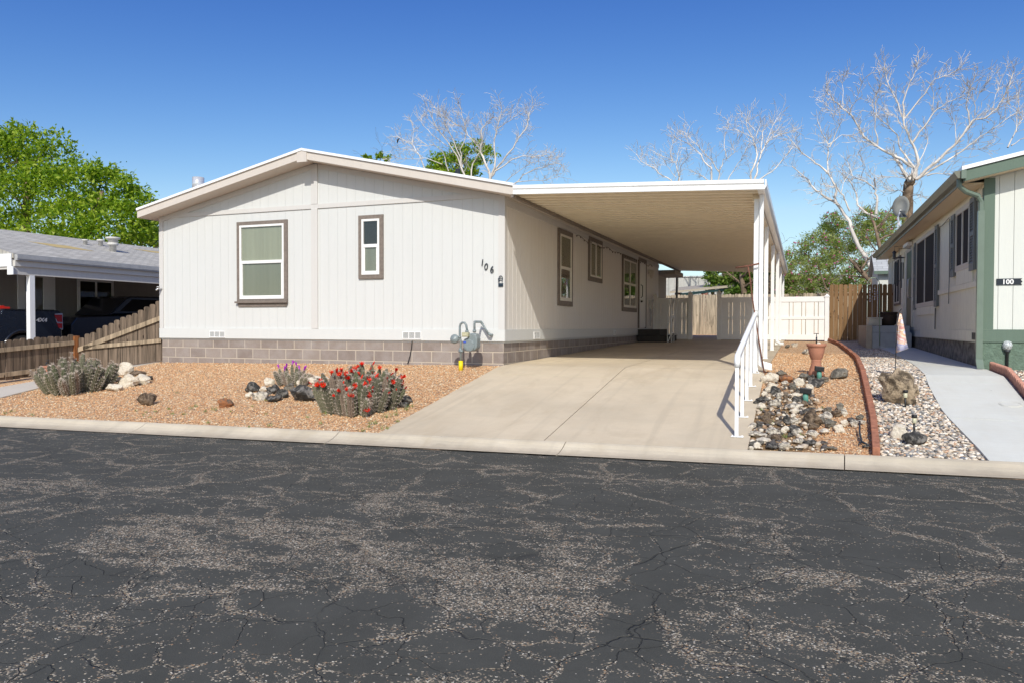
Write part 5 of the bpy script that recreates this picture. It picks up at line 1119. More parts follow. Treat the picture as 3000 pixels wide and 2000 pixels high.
# ------------------------------------------------------------------ cacti
SPINE = simple('cactus_spines', (.56, .47, .39), .8)
CACT = island('cactus_skin', [(0, (.12, .125, .07)), (.3, (.16, .155, .10)), (.6, (.11, .105, .07)), (.85, (.21, .16, .12))], .7)
def stem(mb, sp, base, tip, r, ribs=9, rs=None):
    d = (tip-base); L_ = d.length; d.normalize(); a = d.orthogonal().normalized(); b = d.cross(a); seg = ribs*2; prof = [(0, .65), (.12, .9), (.35, 1), (.6, 1), (.8, .9), (.92, .68), (1, .25)]
    V = []
    for t, k in prof:
        for q in range(seg):
            an = 2*math.pi*q/seg; rr = r*k*(1 if q % 2 == 0 else .78); V.append(base+d*(L_*t)+(a*math.cos(an)+b*math.sin(an))*rr)
    F = [(i*seg+q, i*seg+(q+1) % seg, (i+1)*seg+(q+1) % seg, (i+1)*seg+q) for i in range(len(prof)-1) for q in range(seg)]; F.append(tuple((len(prof)-1)*seg+q for q in range(seg)))
    mb.add(V, F)
    for t in [i/8 for i in range(1, 9)]:
        k = np.interp(t, [p[0] for p in prof], [p[1] for p in prof])
        for q in range(0, seg, 2):
            an = 2*math.pi*q/seg; n = (a*math.cos(an)+b*math.sin(an)); c = base+d*(L_*t)+n*(r*k)
            for _ in range(rs or 3):
                e = (n+Vector((rng.gauss(0, .6), rng.gauss(0, .6), rng.gauss(0, .6)))+d*.2).normalized()*U(.02, .045); w = e.orthogonal().normalized()*.0016
                sp.add([c-w, c+w, c+e], [(0, 1, 2)])
def cactus(label, c, rx, ry, n, hmin, hmax, r, spread, seed, name='hedgehog_cactus', rs=3, pts=None):
    global rng
    rng = random.Random(seed); E_ = empty(name, label, 'cactus'); mb = MB(); sp = MB(); tips = []
    for i in range(n):
        a = U(0, 6.283); q = math.sqrt(U(0, 1)); x = c.x+rx*q*math.cos(a); y = c.y+ry*q*math.sin(a)
        h = U(hmin, hmax)*(1.15-.45*q); out = Vector((math.cos(a)*rx, math.sin(a)*ry, 0))*spread*q
        b0 = Vector((x, y, zg(x, y)-.02)); tp = b0+Vector((out.x+U(-.03, .03), out.y+U(-.03, .03), h)); stem(mb, sp, b0, tp, r*U(.85, 1.15), rs=rs); tips.append((tp, b0))
    mb.build('stems', CACT, E_); sp.build('spines', SPINE, E_); return E_, tips
def flower(c, d, s, parent, mat, openf=1):
    mb = MB(); a = d.orthogonal().normalized(); b = d.cross(a)
    for ring, (ln, op) in enumerate(((1, .75*openf), (.85, .4*openf))):
        for k in range(8):
            an = 2*math.pi*(k+.5*ring)/8; o = a*math.cos(an)+b*math.sin(an); t = o.cross(d); p1 = c+d*s*.35+o*s*.22; p2 = c+d*s*(.5+.45*ln)+o*s*op*ln
            mb.add([c+o*s*.08-t*s*.06, c+o*s*.08+t*s*.06, p1+t*s*.16, p2+t*s*.09, p2-t*s*.09, p1-t*s*.16], [(0, 1, 2, 5), (5, 2, 3, 4)])
    mb.tube([c-d*s*.5, c, c+d*s*.3], [s*.10, s*.16, s*.2], 7); f = mb.build('flower', mat, parent)
    if openf > .7:
        m2 = MB(); m2.lathe([(s*.12, 0), (s*.16, s*.1), (0, s*.14)], c+d*s*.42, 8); m2.build('stamens', M['stamen'], f)
def bud(c, d, s, parent, mat): mb = MB(); mb.tube([c-d*s*.3, c+d*s*.2, c+d*s*.75, c+d*s*1.15], [s*.14, s*.22, s*.2, s*.04], 6); return mb.build('flower_bud', mat, parent)
c = gp(1050, 1195); kc = Vector((c.x, c.y, 0))
E_, tips = cactus('large clump of spiny hedgehog cactus covered in bright red flowers', kc, .50, .42, 120, .34, .66, .045, .36, 11, 'red_flowering_cactus', 5)
budm = simple('dark_red_bud', (.38, .03, .02), .5)
toc = (CAM-kc); toc.z = 0; toc.normalize(); r2 = random.Random(5); nf = 0
tips.sort(key=lambda t: -(t[0]-kc).dot(toc))
for i, (tp, b0) in enumerate(tips):
    up = (tp-b0).normalized()
    for j in range(2):
        if r2.random() < .8:
            d = (up*.6+Vector((r2.gauss(0, .5), r2.gauss(0, .5), .25))+toc*.75).normalized(); cpos = tp-up*r2.uniform(.0, .22)+d*.045
            if r2.random() < .42 and nf < 64: flower(cpos, d, r2.uniform(.045, .065), E_, M['petal_red'], r2.choice([1, .9, .5])); nf += 1
            elif i < 75: bud(cpos, d, r2.uniform(.04, .055), E_, budm if r2.random() < .6 else M['petal_red'])
c = gp(222, 1140); kc = Vector((c.x, c.y+.0, 0)); E_, tips = cactus('sprawling grey green spiny cactus clump at the left by the orange post', kc, .50, .45, 95, .30, .60, .042, .45, 19, 'hedgehog_cactus', 5)
for tp, b0 in tips[:22]: bud(tp-(tp-b0).normalized()*.03, (Vector((U(-.5, .5), U(-.8, .2), .6))).normalized(), .028, E_, budm)
c = gp(848, 1128); kc = Vector((c.x, c.y+.1, 0)); E_, tips = cactus('small cactus clump with purple flowers behind the lava rocks', kc, .25, .16, 30, .18, .34, .03, .5, 13, 'purple_flowering_cactus', 5)
r2 = random.Random(8)
tips.sort(key=lambda t: -t[0].z)
for i, (tp, b0) in enumerate(tips[:9]):
    d = Vector((r2.gauss(0, .3), r2.gauss(-.2, .3), 1)).normalized(); flower(tp+d*.02, d, r2.uniform(.05, .06), E_, M['petal_purple'], .9 if i == 0 else .35)
rng = random.Random(77)
# weeds
mb = MB()
def tuft(p, s, n=14):
    for _ in range(n):
        a = U(0, 6.28); l = s*U(.5, 1.2); e = Vector((math.cos(a)*l*.6, math.sin(a)*l*.6, l*U(.5, 1))); w = Vector((-math.sin(a), math.cos(a), 0))*.004; q = p+Vector((U(-1, 1)*s*.5, U(-1, 1)*s*.5, 0)); mb.add([q-w, q+w, q+e], [(0, 1, 2)])
for px, py, s in [(400,1203,.04),(428,1207,.03),(420,1215,.03),(455,1205,.04),(505,1212,.04),(495,1198,.04),(540,1213,.05),(560,1195,.05),(575,1190,.05),(602,1205,.05),(628,1200,.07),(660,1168,.05),(440,1222,.04),(520,1150,.05),(610,1238,.05),(900,1222,.04),(780,1212,.04),(940,1240,.05),(1085,1240,.05),(1132,1222,.10),(1153,1215,.09),(1128,1256,.09),(1162,1235,.06),(1100,1240,.08),(1190,1200,.08),(1080,1250,.06),(950,1212,.08),(1160,1200,.05),(780,1172,.05),(35,1205,.05),(95,1215,.04),(15,1210,.04),(1205,1190,.05),(2230,1200,.05),(2300,1280,.05),(2260,1240,.05),(2350,1275,.05),(2410,1195,.04),(730,1250,.03),(790,1246,.05),(1060,1262,.05),(675,1205,.03),(740,1190,.03)]:
    tuft(gp(px, py), s*1.1, 16)
tag(mb.build('weeds', M['leaf_weed']), kind='stuff')
# clump growing out of the fence
mb = MB(); c = pl(362, 1003, 'y', -.25)
for k in range(22):
    a = U(0, 6.28); l = U(.06, .15); e = Vector((math.cos(a)*l, -abs(math.sin(a))*l*.6, U(-.08, .12))); mb.add([c+Vector((0, 0, .01)), c-Vector((0, 0, .01)), c+e*.6+Vector((0, 0, .03)), c+e], [(0, 1, 3, 2)])
tag(mb.build('fence_plant', M['leaf_bright']), 'small bright green leafy sprig growing through the rising picket fence', 'plant')
# ------------------------------------------------------------------ left neighbour house and carport
Q = empty('mobile_home', 'grey roofed home with a dark carport and parked trucks at the left', 'house')
BX, BY = -14.0, 1.13
mb = MB(); mb.prism([(BX, BY-.02, 3.33), (-18.6, BY-.02, 4.50), (-26, BY-.02, 2.9), (-26, BY-.02, 2.8), (-18.6, BY-.02, 4.38), (BX, BY-.02, 3.21)], (0, 17, 0)); ql = mb.build('roof', M['shingle'], Q)
for (x0, y0, x1, y1) in ((-16.5, 3.3, -15.9, 4.6), (-17.6, 8.0, -17.2, 9.8), (-16.0, 8.6, -15.7, 11.0)):
    mb = MB(); f_ = lambda x: 3.33+(-x-14)*.2543+.006
    mb.add([(x0, y0, f_(x0)), (x1, y0+.5, f_(x1)), (x1, y1+.5, f_(x1)), (x0, y1, f_(x0))], [(0, 1, 2, 3)]); mb.build('bare_patch', M['bare_deck'], ql)
for px, py, s_ in ((250, 717, .55), (295, 720, .68), (331, 737, .92)):
    # put each cap where the line of sight meets the roof plane
    r_ = ray(px, py); t_ = (3.33-14*.2543 - CAM.z - .2543*(-CAM.x)) / (r_.z+.2543*r_.x) if abs(r_.z+.2543*r_.x) > 1e-6 else 20
    # plane z = 3.33 + .2543*(-x-14)
    t_ = (3.33+.2543*(-CAM.x-14)-CAM.z)/(r_.z+.2543*r_.x); p = CAM+r_*t_
    mb = MB(); mb.lathe([(.11*s_, -.1), (.11*s_, .2*s_), (.17*s_, .21*s_), (.19*s_, .25*s_), (.17*s_, .30*s_), (0, .32*s_)], p, 16)
    if s_ > .9: mb.lathe([(.16*s_, .30*s_), (.16*s_, .42*s_), (.24*s_, .44*s_), (.24*s_, .5*s_), (0, .52*s_)], p, 16)
    mb.build('roof_vent', M['left_fascia'], ql, True)
mb = MB(); mb.box(BX-.01, BX+.10, BY, 18, 3.16, 3.315); mb.box(BX+.10, BX+.115, BY, 18, 3.20, 3.30); mb.build('gutter', simple('grey_gutter', (.40, .40, .40), .4), ql)
mb = MB(); mb.box(BX-.06, BX+.03, BY, 18, 3.01, 3.159); mb.build('fascia', M['left_fascia'], ql)
mb = MB(); mb.box(BX-.14, BX-.02, BY, 18, 2.80, 3.009); mb.box(-20, BX-.06, BY-.03, BY+.02, 2.93, 3.2); mb.build('beam', M['left_fascia'], ql)
mb = MB(); mb.box(-20, BX-.05, BY-.06, BY-.031, 3.0, 3.33); mb.box(BX-.19, BX+.02, BY-.06, BY-.032, 2.79, 2.999); mb.build('front_fascia', M['white_paint'], ql)
mb = MB(); mb.box(BX-.16, BX-.02, 1.55, 1.69, .3, 2.80); mb.build('post', M['white_paint'], Q)
WX = -17.6
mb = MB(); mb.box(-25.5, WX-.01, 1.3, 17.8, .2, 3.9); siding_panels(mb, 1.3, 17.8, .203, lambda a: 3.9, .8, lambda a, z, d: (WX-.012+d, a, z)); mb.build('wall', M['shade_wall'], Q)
def WY(px, x=WX): return pl(px, 900, 'x', x).y
mb = MB(); a0, a1, a2, a3 = WY(51), WY(71), WY(126), WY(160); mb.box(WX, WX+.04, a0, a1, .9, 3.1); mb.box(WX, WX+.04, a2, a3, .9, 3.1); mb.box(WX, WX+.04, a1, a2, 3.0, 3.1); mb.box(WX, WX+.03, a1, a2, .9, 1.5); dl = mb.build('door', M['vinyl'], Q)
mb = MB(); mb.box(WX+.005, WX+.015, a1, a2, 1.5, 3.0); mb.build('pane', M['glass'], dl)
window(Q, 'y', WY(226), WY(332), 1.95, 3.05, .05, False, 'sl', M['dark_in'], tm=M['vinyl'], fm=M['vinyl'], out=1, plane=WX, label='dark two pane window at the back of the left carport')
# pickups
def pickup(name, label, x_side, y_tail, dirn, zb0, emblem=False, cap=False):
    """body along y; dirn=+1: nose towards +y ; side facing +x at x_side"""
    T = empty(name, label, 'pickup truck'); T.location = (x_side-.95, y_tail, zb0)
    def Yv(u): return u*dirn
    W2 = .95
    def side(poly, mat, nm, w=W2, par=T, bev=.05):
        mb = MB(); mb.prism([(-w, Yv(u), z) for u, z in poly], (2*w, 0, 0)); return mb.build(nm, mat, par, bevel=bev)
    arch = lambda c, r_: [(c+r_*math.cos(a), .36+r_*math.sin(a)) for a in [rad(q) for q in range(180, -1, -20)]]
    body = [(0, .62), (.02, 1.42), (.10, 1.50), (1.75, 1.50), (1.80, 1.38), (5.5, 1.22), (5.7, 1.0), (5.72, .5)] 
    low = [(5.2, .42)] + arch(4.65, .50)[::-1] + [(4.1, .42), (1.8, .42)] + arch(1.2, .50)[::-1] + [(.65, .5)]
    b = side(body+low, M['blackpaint'], 'body')
    cab = [(1.8, 1.39), (1.95, 1.90), (2.1, 1.95), (3.4, 1.93), (3.6, 1.86), (4.25, 1.30)]
    side(cab, M['blackpaint'], 'cab', .80)
    side([(2.05, 1.45), (2.15, 1.83), (3.35, 1.83), (3.85, 1.42)], M['dark_in'], 'side_window', .805, bev=0)
    if cap: side([(.05, 1.50), (.15, 1.95), (1.75, 2.0), (1.78, 1.50)], M['blackpaint'], 'bed_cap', .85)
    side([(-.16, .50), (-.16, .72), (.05, .74), (.05, .50)], M['chrome'], 'rear_bumper', .93)
    side([(.6, .40), (.6, .52), (.7, .58), (5.2, .45), (5.2, .38)] if False else [(1.8, .38), (1.8, .46), (4.1, .46), (4.1, .38)], M['chrome'], 'side_trim', .955, bev=0)
    for s_ in (-1, 1):
        for u in (1.2, 4.65):
            mb = MB(); Mw = Matrix.Rotation(rad(90), 4, 'Y'); mb.lathe([(.25, -.11), (.36, -.12), (.40, -.08), (.40, .08), (.36, .12), (.25, .11)], (s_*.84, Yv(u), .40), 28, M=Mw); w = mb.build('wheel', M['tyre'], T, True)
            mb = MB(); mb.lathe([(.0, -.05), (.10, -.09), (.245, -.10), (.245, .10), (.10, .09), (0, .05)], (s_*.84, Yv(u), .40), 20, M=Mw); mb.build('rim', M['galv'], w)
        mb = MB(); a, b_ = sorted((Yv(-.015), Yv(.20))); x0 = s_*.955
        mb.prism([(s_*.70, Yv(-.012), .98), (s_*.958, Yv(-.012), .95), (s_*.958, Yv(.12), 1.0), (s_*.958, Yv(.20), 1.22), (s_*.958, Yv(.18), 1.40), (s_*.70, Yv(-.012), 1.40)], (0, 0, .001)) if False else None
        poly = [(Yv(-.012), .94), (Yv(.09), .98), (Yv(.20), 1.20), (Yv(.24), 1.40), (Yv(-.005), 1.42)]
        mb.prism([(s_*.94, u, z) for u, z in poly], (s_*.02, 0, 0)); mb.box(min(s_*.76, s_*.94), max(s_*.76, s_*.94), min(Yv(-.012), Yv(.02)), max(Yv(-.012), Yv(.02)), .94, 1.42); tl = mb.build('tail_light', M['chrome'], T)
        c_ = .0
        for z0, z1 in ((.985, 1.13), (1.16, 1.375)):
            mb = MB(); f0 = lambda z: .02+.12*max(0, (z-.98)/.42); k0, k1 = .05+.22*(z0-.98), .05+.30*(z1-.98)
            mb.prism([(s_*.955, Yv(.01), z0), (s_*.955, Yv(.06+k0), z0+.01), (s_*.955, Yv(.09+k1), z1), (s_*.955, Yv(.012), z1)], (s_*.012, 0, 0)); mb.build('lens', M['redlamp'], tl)
    mb = MB(); a, b_ = sorted((Yv(.25), Yv(1.7)))
    mb.box(-.96, .96, a, b_, 1.49, 1.515); mb.build('bed_rail', M['black'], T)
    if emblem:
        # lettering on the bed side, facing +x ; reads left to right along +y
        text_mesh('4X4', .15, .008, 'emblem', M['vinyl'], T, (.953, -.80, 1.17), (rad(90), 0, rad(90)), .15, 1.25, .004)
        mb = MB(); mb.tube([(.952, Yv(1.2+.53*math.cos(a)), .40+.53*math.sin(a)) for a in [rad(q) for q in range(10, 171, 10)]], .035, 6); mb.build('wheel_flare', M['blackpaint'], T, True)
    return T
ytail = pl(183, 1000, 'x', -15.2).y
T1 = pickup('pickup_truck', 'black pickup truck with 4X4 lettering and red tail light in the left carport', -15.2, ytail, -1, .42, True)
T2 = pickup('pickup_truck', 'dark truck parked deeper in the left carport behind the 4X4 truck', -15.6, pl(205, 1000, 'x', -15.6).y+5.75, -1, .52, False)
mb = MB(); q = pl(3, 905, 'x', -15.6); mb.box(q.x-.2, q.x+.2, q.y-.6, q.y+.12, q.z-.12, q.z+.05); mb.box(q.x-.15, q.x+.15, q.y-.5, q.y+.0, q.z+.051, q.z+.08); tag(mb.build('toolbox', simple('red_plastic', (.6, .03, .02), .4), bevel=.03), 'red plastic box riding in the bed of the 4X4 truck', 'toolbox')
# ------------------------------------------------------------------ small shed behind the right fence
SR = empty('garden_shed', 'pale shed with a grey shingled roof behind the brown fence', 'shed')
a = pl(2561, 795, 'y', 19); mb = MB(); mb.box(a.x+.12, a.x+2.6, 18.9, 21.4, 1.0, a.z); mb.prism([(a.x+.12, 18.9, a.z), (a.x+2.6, 18.9, a.z), (a.x+2.6, 20.15, a.z+.72), (a.x+.12, 20.15, a.z+.72)], (0, 1.2, -.0)) if False else mb.prism([(a.x+.12, 18.92, a.z), (a.x+.12, 21.38, a.z), (a.x+.12, 20.15, a.z+.72)], (2.4, 0, 0)); mb.build('wall', M['cream_wall'], SR)
mb = MB(); mb.prism([(a.x-.02, 18.7, a.z-.02), (a.x-.02, 20.15, a.z+.80), (a.x-.02, 21.6, a.z-.02), (a.x-.02, 21.6, a.z-.08), (a.x-.02, 20.15, a.z+.73), (a.x-.02, 18.7, a.z-.08)], (2.8, 0, 0))
t = NT('shed_shingle', .9, .1); bb = t.new('ShaderNodeTexBrick'); t.L(t.pos(obj=True), bb.inputs[0])
for k_, v_ in (('Scale', 1), ('Mortar Size', .012), ('Brick Width', .35), ('Row Height', .17)): bb.inputs[k_].default_value = v_
bb.inputs['Color1'].default_value = (.40, .41, .41, 1); bb.inputs['Color2'].default_value = (.48, .49, .48, 1); bb.inputs['Mortar'].default_value = (.3, .3, .3, 1); t.L(bb.outputs[0], t.b.inputs[0]); mb.build('roof', t.m, SR)
mb = MB(); mb.box(a.x-.03, a.x+2.8, 18.66, 18.70, a.z-.14, a.z-.02); mb.build('fascia', M['house_green'], SR)
# ------------------------------------------------------------------ trees
def leaf_mesh(name, centers, radii, per, size, mat, parent, seed, flat=.75, clump=.28, aspect=1.0):
    clump *= .72
    r = np.random.RandomState(seed); pos = []
    for c, R_ in zip(centers, radii):
        n = int(per*R_*R_*R_)if False else int(per*R_**2)
        nc = max(4, int(n/34)); u = r.normal(size=(nc, 3)); u /= np.linalg.norm(u, axis=1)[:, None]; rr = R_*r.uniform(.35, 1.05, nc)**.6
        cc = u*rr[:, None]*np.array([1, 1, flat])+np.array(c)
        for q in cc:
            k = r.randint(16, 56); pos.append(q+r.normal(size=(k, 3))*clump*R_**.3*np.array([1, 1, .7]))
    P = np.concatenate(pos); n = len(P)
    a = r.normal(size=(n, 3)); a /= np.linalg.norm(a, axis=1)[:, None]; b = r.normal(size=(n, 3)); b -= (a*b).sum(1)[:, None]*a; b /= np.linalg.norm(b, axis=1)[:, None]
    s = size*r.uniform(.6, 1.3, n)[:, None]; a *= s; b *= s*.55*aspect
    V = np.stack([P-a, P+b*.9-a*.1, P+a, P-b*.9-a*.1], 1).reshape(-1, 3); F = np.arange(4*n).reshape(-1, 4)
    return np_mesh(name, V, F, mat, parent), P
def limb(mb, p, d, L_, r, depth, rr, seg=6, wig=.25, up=.12, minr=.006, tips=None, kids=3):
    n = max(3, int(L_/.35)+1); pts = [p.copy()]; rs = [r]; cur = p.copy(); dr_ = d.normalized()
    for i in range(n):
        dr_ = (dr_+Vector((rr.gauss(0, wig), rr.gauss(0, wig), rr.gauss(0, wig)+up))*.5).normalized(); cur = cur+dr_*(L_/n); pts.append(cur.copy()); rs.append(max(minr, r*(1-.75*(i+1)/n)))
    mb.tube(pts, rs, seg if r > .03 else (4 if r > .015 else 3), cap=False)
    if tips is not None: tips.append(pts[-1])
    if depth > 0:
        for k in range(kids):
            i = rr.randint(max(1, n//4), n); t = (pts[min(i+1, n)]-pts[i-1]).normalized(); o = t.orthogonal().normalized(); o = Matrix.Rotation(rr.uniform(0, 6.28), 3, t) @ o
            limb(mb, pts[i], (t*rr.uniform(.5, 1.0)+o*rr.uniform(.5, 1.0)), L_*rr.uniform(.38, .68), rs[i]*rr.uniform(.45, .7), depth-1, rr, seg, wig*1.1, up, minr, tips, kids)
def traced_tree(label, Y0, limbs, seed, twig_len=1.1, twig_n=4, depth=2, base_z=1.0, name='bare_tree', mat='bark_dead', zoom=(1, 0, 0), rscale=1.0, jit=.25, minr=.010, group='bare trees', trunk_mat=None, every=1):
    """limbs: polylines in photograph pixels with start/end radius; each stands at its own distance around Y0"""
    E_ = empty(name, label, 'tree', group); r = random.Random(seed); mt = MB(); mw = MB(); roots = []; k, ox, oy = zoom
    for li, (pts, ra, rb) in enumerate(limbs):
        y_end = r.uniform(-jit, jit)*6; P = []; n = len(pts)
        for i, (x, y) in enumerate(pts): P.append(pl(ox+x/k, oy+y/k, 'y', Y0+y_end*(i/(n-1))**1.3))
        if y == y and pts[0][1] > (1090 if oy == 280 or oy == 300 else 1650): roots.append((P[0].copy(), ra*.62*rscale))
        fine = []
        for i in range(n-1):
            for q in range(3): fine.append(P[i].lerp(P[i+1], q/3)+Vector((r.gauss(0, .02), r.gauss(0, .02), r.gauss(0, .02))))
        fine.append(P[-1]); m_ = len(fine); rs = [max(.010, (ra+(rb-ra)*(i/(m_-1))**.55)*rscale*.62) for i in range(m_)]
        if li == 0 and trunk_mat:
            ml = MB(); ml.tube(fine, rs, 9, cap=False); ml.build('lower_trunk', M[trunk_mat], E_, True)
        else: mt.tube(fine, rs, 7, cap=False)
        for i in range(2, m_, every):
            for _ in range(twig_n if i > m_*.4 else max(1, twig_n//2)):
                t = (fine[min(i+1, m_-1)]-fine[i-1]).normalized(); o = t.orthogonal().normalized(); o = Matrix.Rotation(r.uniform(0, 6.28), 3, t) @ o
                limb(mw, fine[i], t*r.uniform(.4, 1)+o*r.uniform(.5, 1)+Vector((0, 0, .25)), twig_len*r.uniform(.4, 1.15), max(minr*1.2, rs[i]*r.uniform(.22, .38)), depth, r, 4, .28, .1, minr)
    if roots:
        mx_ = sum((q[0].x for q in roots))/len(roots); my_ = sum((q[0].y for q in roots))/len(roots); fork = Vector((mx_, my_, 2.0)); rr_ = min(.3, sum(q[1]**2 for q in roots)**.5*1.3)
        mt.tube([(mx_+.05, my_, .9), (mx_, my_, 1.5), fork+Vector((0, 0, .15))], [rr_*1.25, rr_, rr_*.9], 10)
        for q, ra in roots: mt.tube([fork-Vector((0, 0, .1)), fork.lerp(q, .35)+Vector((0, 0, .15)), q.copy()], [max(ra*1.3, rr_*.5), ra*1.2, ra], 8, cap=False)
    mt.build('trunk', M[mat], E_, True); mw.build('branches', M[mat], E_, True); return E_
Z1 = (2352/550, 1130, 280)                                  # crop used for the middle tree
traced_tree('bare bleached tree rising above the middle of the white roof', 24, [
 ([(1310,1230),(1310,1040),(1270,900),(1180,700),(1200,600),(1200,450),(1260,330),(1350,270)], .16, .03),
 ([(1310,1040),(1370,900),(1360,560),(1400,420),(1430,260),(1450,140)], .12, .025),
 ([(1330,1020),(1400,900),(1600,660),(1660,530),(1770,390),(1800,230),(1840,160)], .11, .02),
 ([(1380,950),(1540,840),(1700,760),(1850,770),(2010,740)], .07, .02),
 ([(1040,1120),(960,950),(930,780),(810,480),(750,380),(640,170)], .10, .02),
 ([(1030,1120),(900,760),(720,520),(620,360),(510,110)], .09, .02),
 ([(1070,1120),(1090,860),(1200,680),(1020,500),(980,330),(920,110)], .08, .02),
 ([(960,900),(940,680),(1010,520),(990,400),(870,370),(740,270)], .06, .02),
 ([(520,1000),(420,740),(320,610),(200,540),(130,520)], .07, .02),
 ([(330,620),(350,470),(340,340)], .03, .015), ([(480,790),(340,690),(110,665)], .035, .015),
 ([(1600,1120),(1720,1010),(1870,930),(2000,880),(2180,855)], .06, .02), ([(1650,1080),(1850,1060),(2010,1070),(2170,1020)], .04, .015), ([(1480,1100),(1620,980),(1800,850),(2140,790)], .04, .015),
 ([(790,950),(720,700),(600,620),(380,630)], .05, .015), ([(700,860),(500,790),(260,800),(130,780)], .035, .015), ([(1400,420),(1560,310),(1680,240)], .04, .015), ([(780,640),(580,500),(440,330),(450,250)], .045, .015), ([(900,480),(760,330),(730,200)], .03, .012)],
 21, .75, 3, 1, zoom=Z1, minr=.008)
Z2 = (2352/550, 1850, 300)
traced_tree('bare tree behind the carport roof, left of three with a low spreading crown', 26, [
 ([(600,1120),(590,960),(560,760),(500,730),(320,640)], .09, .02), ([(540,1100),(500,980),(350,890),(290,820),(140,750),(60,650)], .07, .02), ([(590,980),(620,820),(710,670)], .04, .012), ([(560,760),(590,610)], .03, .012), ([(510,740),(500,560),(530,460)], .03, .012), ([(560,950),(440,790),(410,740)], .03, .01)], 22, .75, 2, 1, zoom=Z2, minr=.008)
traced_tree('bare tree behind the carport roof, the middle one with a V shaped fork', 26.5, [
 ([(1000,1120),(1000,820),(940,780),(870,660),(740,540),(580,460),(510,410)], .10, .02), ([(1060,1100),(1100,880),(990,720),(860,590),(690,400)], .08, .015), ([(1090,880),(1160,730),(1290,640),(1280,540)], .06, .012), ([(1190,700),(1160,500),(1210,330),(1200,220)], .04, .012), ([(1000,1010),(890,930),(840,890)], .06, .03), ([(1200,980),(1300,820),(1400,680),(1440,560)], .05, .012), ([(740,540),(680,440),(730,310)], .03, .01)], 23, .75, 2, 1, zoom=Z2, minr=.008)
traced_tree('bare tree at the right end of the carport roof with dark upright limbs', 25, [
 ([(1490,1120),(1500,880),(1580,660),(1550,560),(1520,460),(1460,350),(1430,200)], .10, .02), ([(1500,1120),(1570,880),(1620,640),(1640,380),(1690,310)], .11, .02), ([(1620,640),(1700,510),(1780,440),(1920,390),(2090,340)], .06, .015), ([(1690,510),(1760,430),(1850,310)], .04, .012), ([(1600,970),(1750,880),(1890,730),(1960,640),(2050,500)], .06, .015), ([(1620,650),(1760,300),(1860,150)], .04, .012), ([(1560,430),(1620,260)], .03, .012), ([(1500,430),(1400,380),(1290,340)], .03, .01), ([(1550,350),(1440,240),(1500,90)], .03, .01)], 24, .75, 2, 1, zoom=Z2, minr=.008)
Z3 = (2352/750, 2250, 150)
traced_tree('large bleached bare tree with a brown trunk above house 100', 27, [
 ([(1270,1700),(1280,1400),(1290,1230),(1308,1185)], .42, .34),
 ([(1310,1200),(1350,1080),(1240,1000),(1160,960),(1000,880),(870,780),(760,590),(690,530),(570,420),(530,350)], .17, .03),
 ([(1300,1190),(1250,1120),(1210,1040),(1150,960)], .15, .10),
 ([(1330,1190),(1380,1040),(1350,900),(1320,840),(1260,720),(1240,620),(1160,430),(1100,300),(1070,130)], .15, .025),
 ([(1250,640),(1240,480),(1290,330),(1350,200),(1385,90)], .08, .02), ([(1255,620),(1390,450),(1530,260),(1650,220),(1780,150)], .07, .02),
 ([(1330,840),(1430,700),(1520,570),(1650,470),(1820,400)], .09, .02), ([(1520,570),(1520,380)], .04, .02),
 ([(1320,1200),(1400,1150),(1550,1010),(1700,880),(1800,760),(1870,640),(1990,620),(2100,530),(2200,370),(2255,200)], .16, .025),
 ([(1850,680),(1820,500),(1850,340),(1930,190)], .06, .02), ([(1900,590),(1900,470),(1960,340)], .04, .015), ([(1380,1180),(1560,1060),(1790,920),(1950,780),(2120,680),(2290,560)], .10, .02), ([(1460,1140),(1600,1130),(1760,1130)], .06, .02),
 ([(1350,1080),(1220,900),(1180,760),(1050,640),(970,560),(960,450)], .09, .02), ([(1010,860),(980,650),(1000,400),(1060,200)], .06, .015), ([(1380,1030),(1470,850),(1450,720)], .05, .015), ([(1000,880),(860,830)], .04, .015), ([(690,520),(690,300),(710,230)], .035, .012), ([(740,590),(800,460),(880,260)], .04, .012), ([(690,590),(640,590),(510,470)], .03, .01),
 ([(1290,1190),(1200,1150),(1010,1160)], .05, .015), ([(1260,1310),(1200,1280),(1080,1290)], .04, .015), ([(2060,540),(2100,400),(2140,270)], .03, .012), ([(1730,860),(1720,680),(1660,540)], .04, .012), ([(1590,960),(1800,900),(2000,900)], .03, .012), ([(1240,720),(1190,620),(1090,540)], .04, .012), ([(2000,620),(2150,480),(2240,440)], .03, .012),
 ([(1300,1330),(1400,1320)], .05, .02), ([(2200,890),(2290,700),(2350,600)], .06, .02), ([(2230,870),(2352,800)], .05, .02), ([(2280,740),(2290,560),(2310,370)], .04, .012)],
 25, .68, 3, 1, zoom=Z3, minr=.009, trunk_mat='bark_brown')
traced_tree('bare tree with a pale forked trunk rising from the pink flowering bush', 23, [
 ([(990,2050),(830,1790),(750,1560),(620,1390),(500,1320),(430,1270),(370,1190),(220,1060)], .20, .03), ([(620,1390),(630,1250),(560,1130),(550,960),(560,860),(520,800),(460,650)], .10, .02), ([(550,1120),(430,1030),(310,930),(180,780)], .08, .02), ([(560,880),(650,720),(660,600)], .05, .015), ([(750,1470),(700,1350),(640,1260),(530,1240)], .07, .03), ([(1000,1520),(900,1490),(830,1420),(800,1290),(740,1180),(660,1110)], .10, .03), ([(990,1500),(1000,1330),(980,1260),(900,1200),(780,1160),(730,1020)], .11, .02), ([(980,1250),(980,1170)], .06, .04), ([(860,1170),(890,1060),(830,940)], .03, .012), ([(560,860),(680,770),(820,780)], .04, .012), ([(670,1290),(700,1200),(780,1090)], .03, .012)],
 26, .65, 2, 1, zoom=Z3, minr=.008, name='bare_tree')
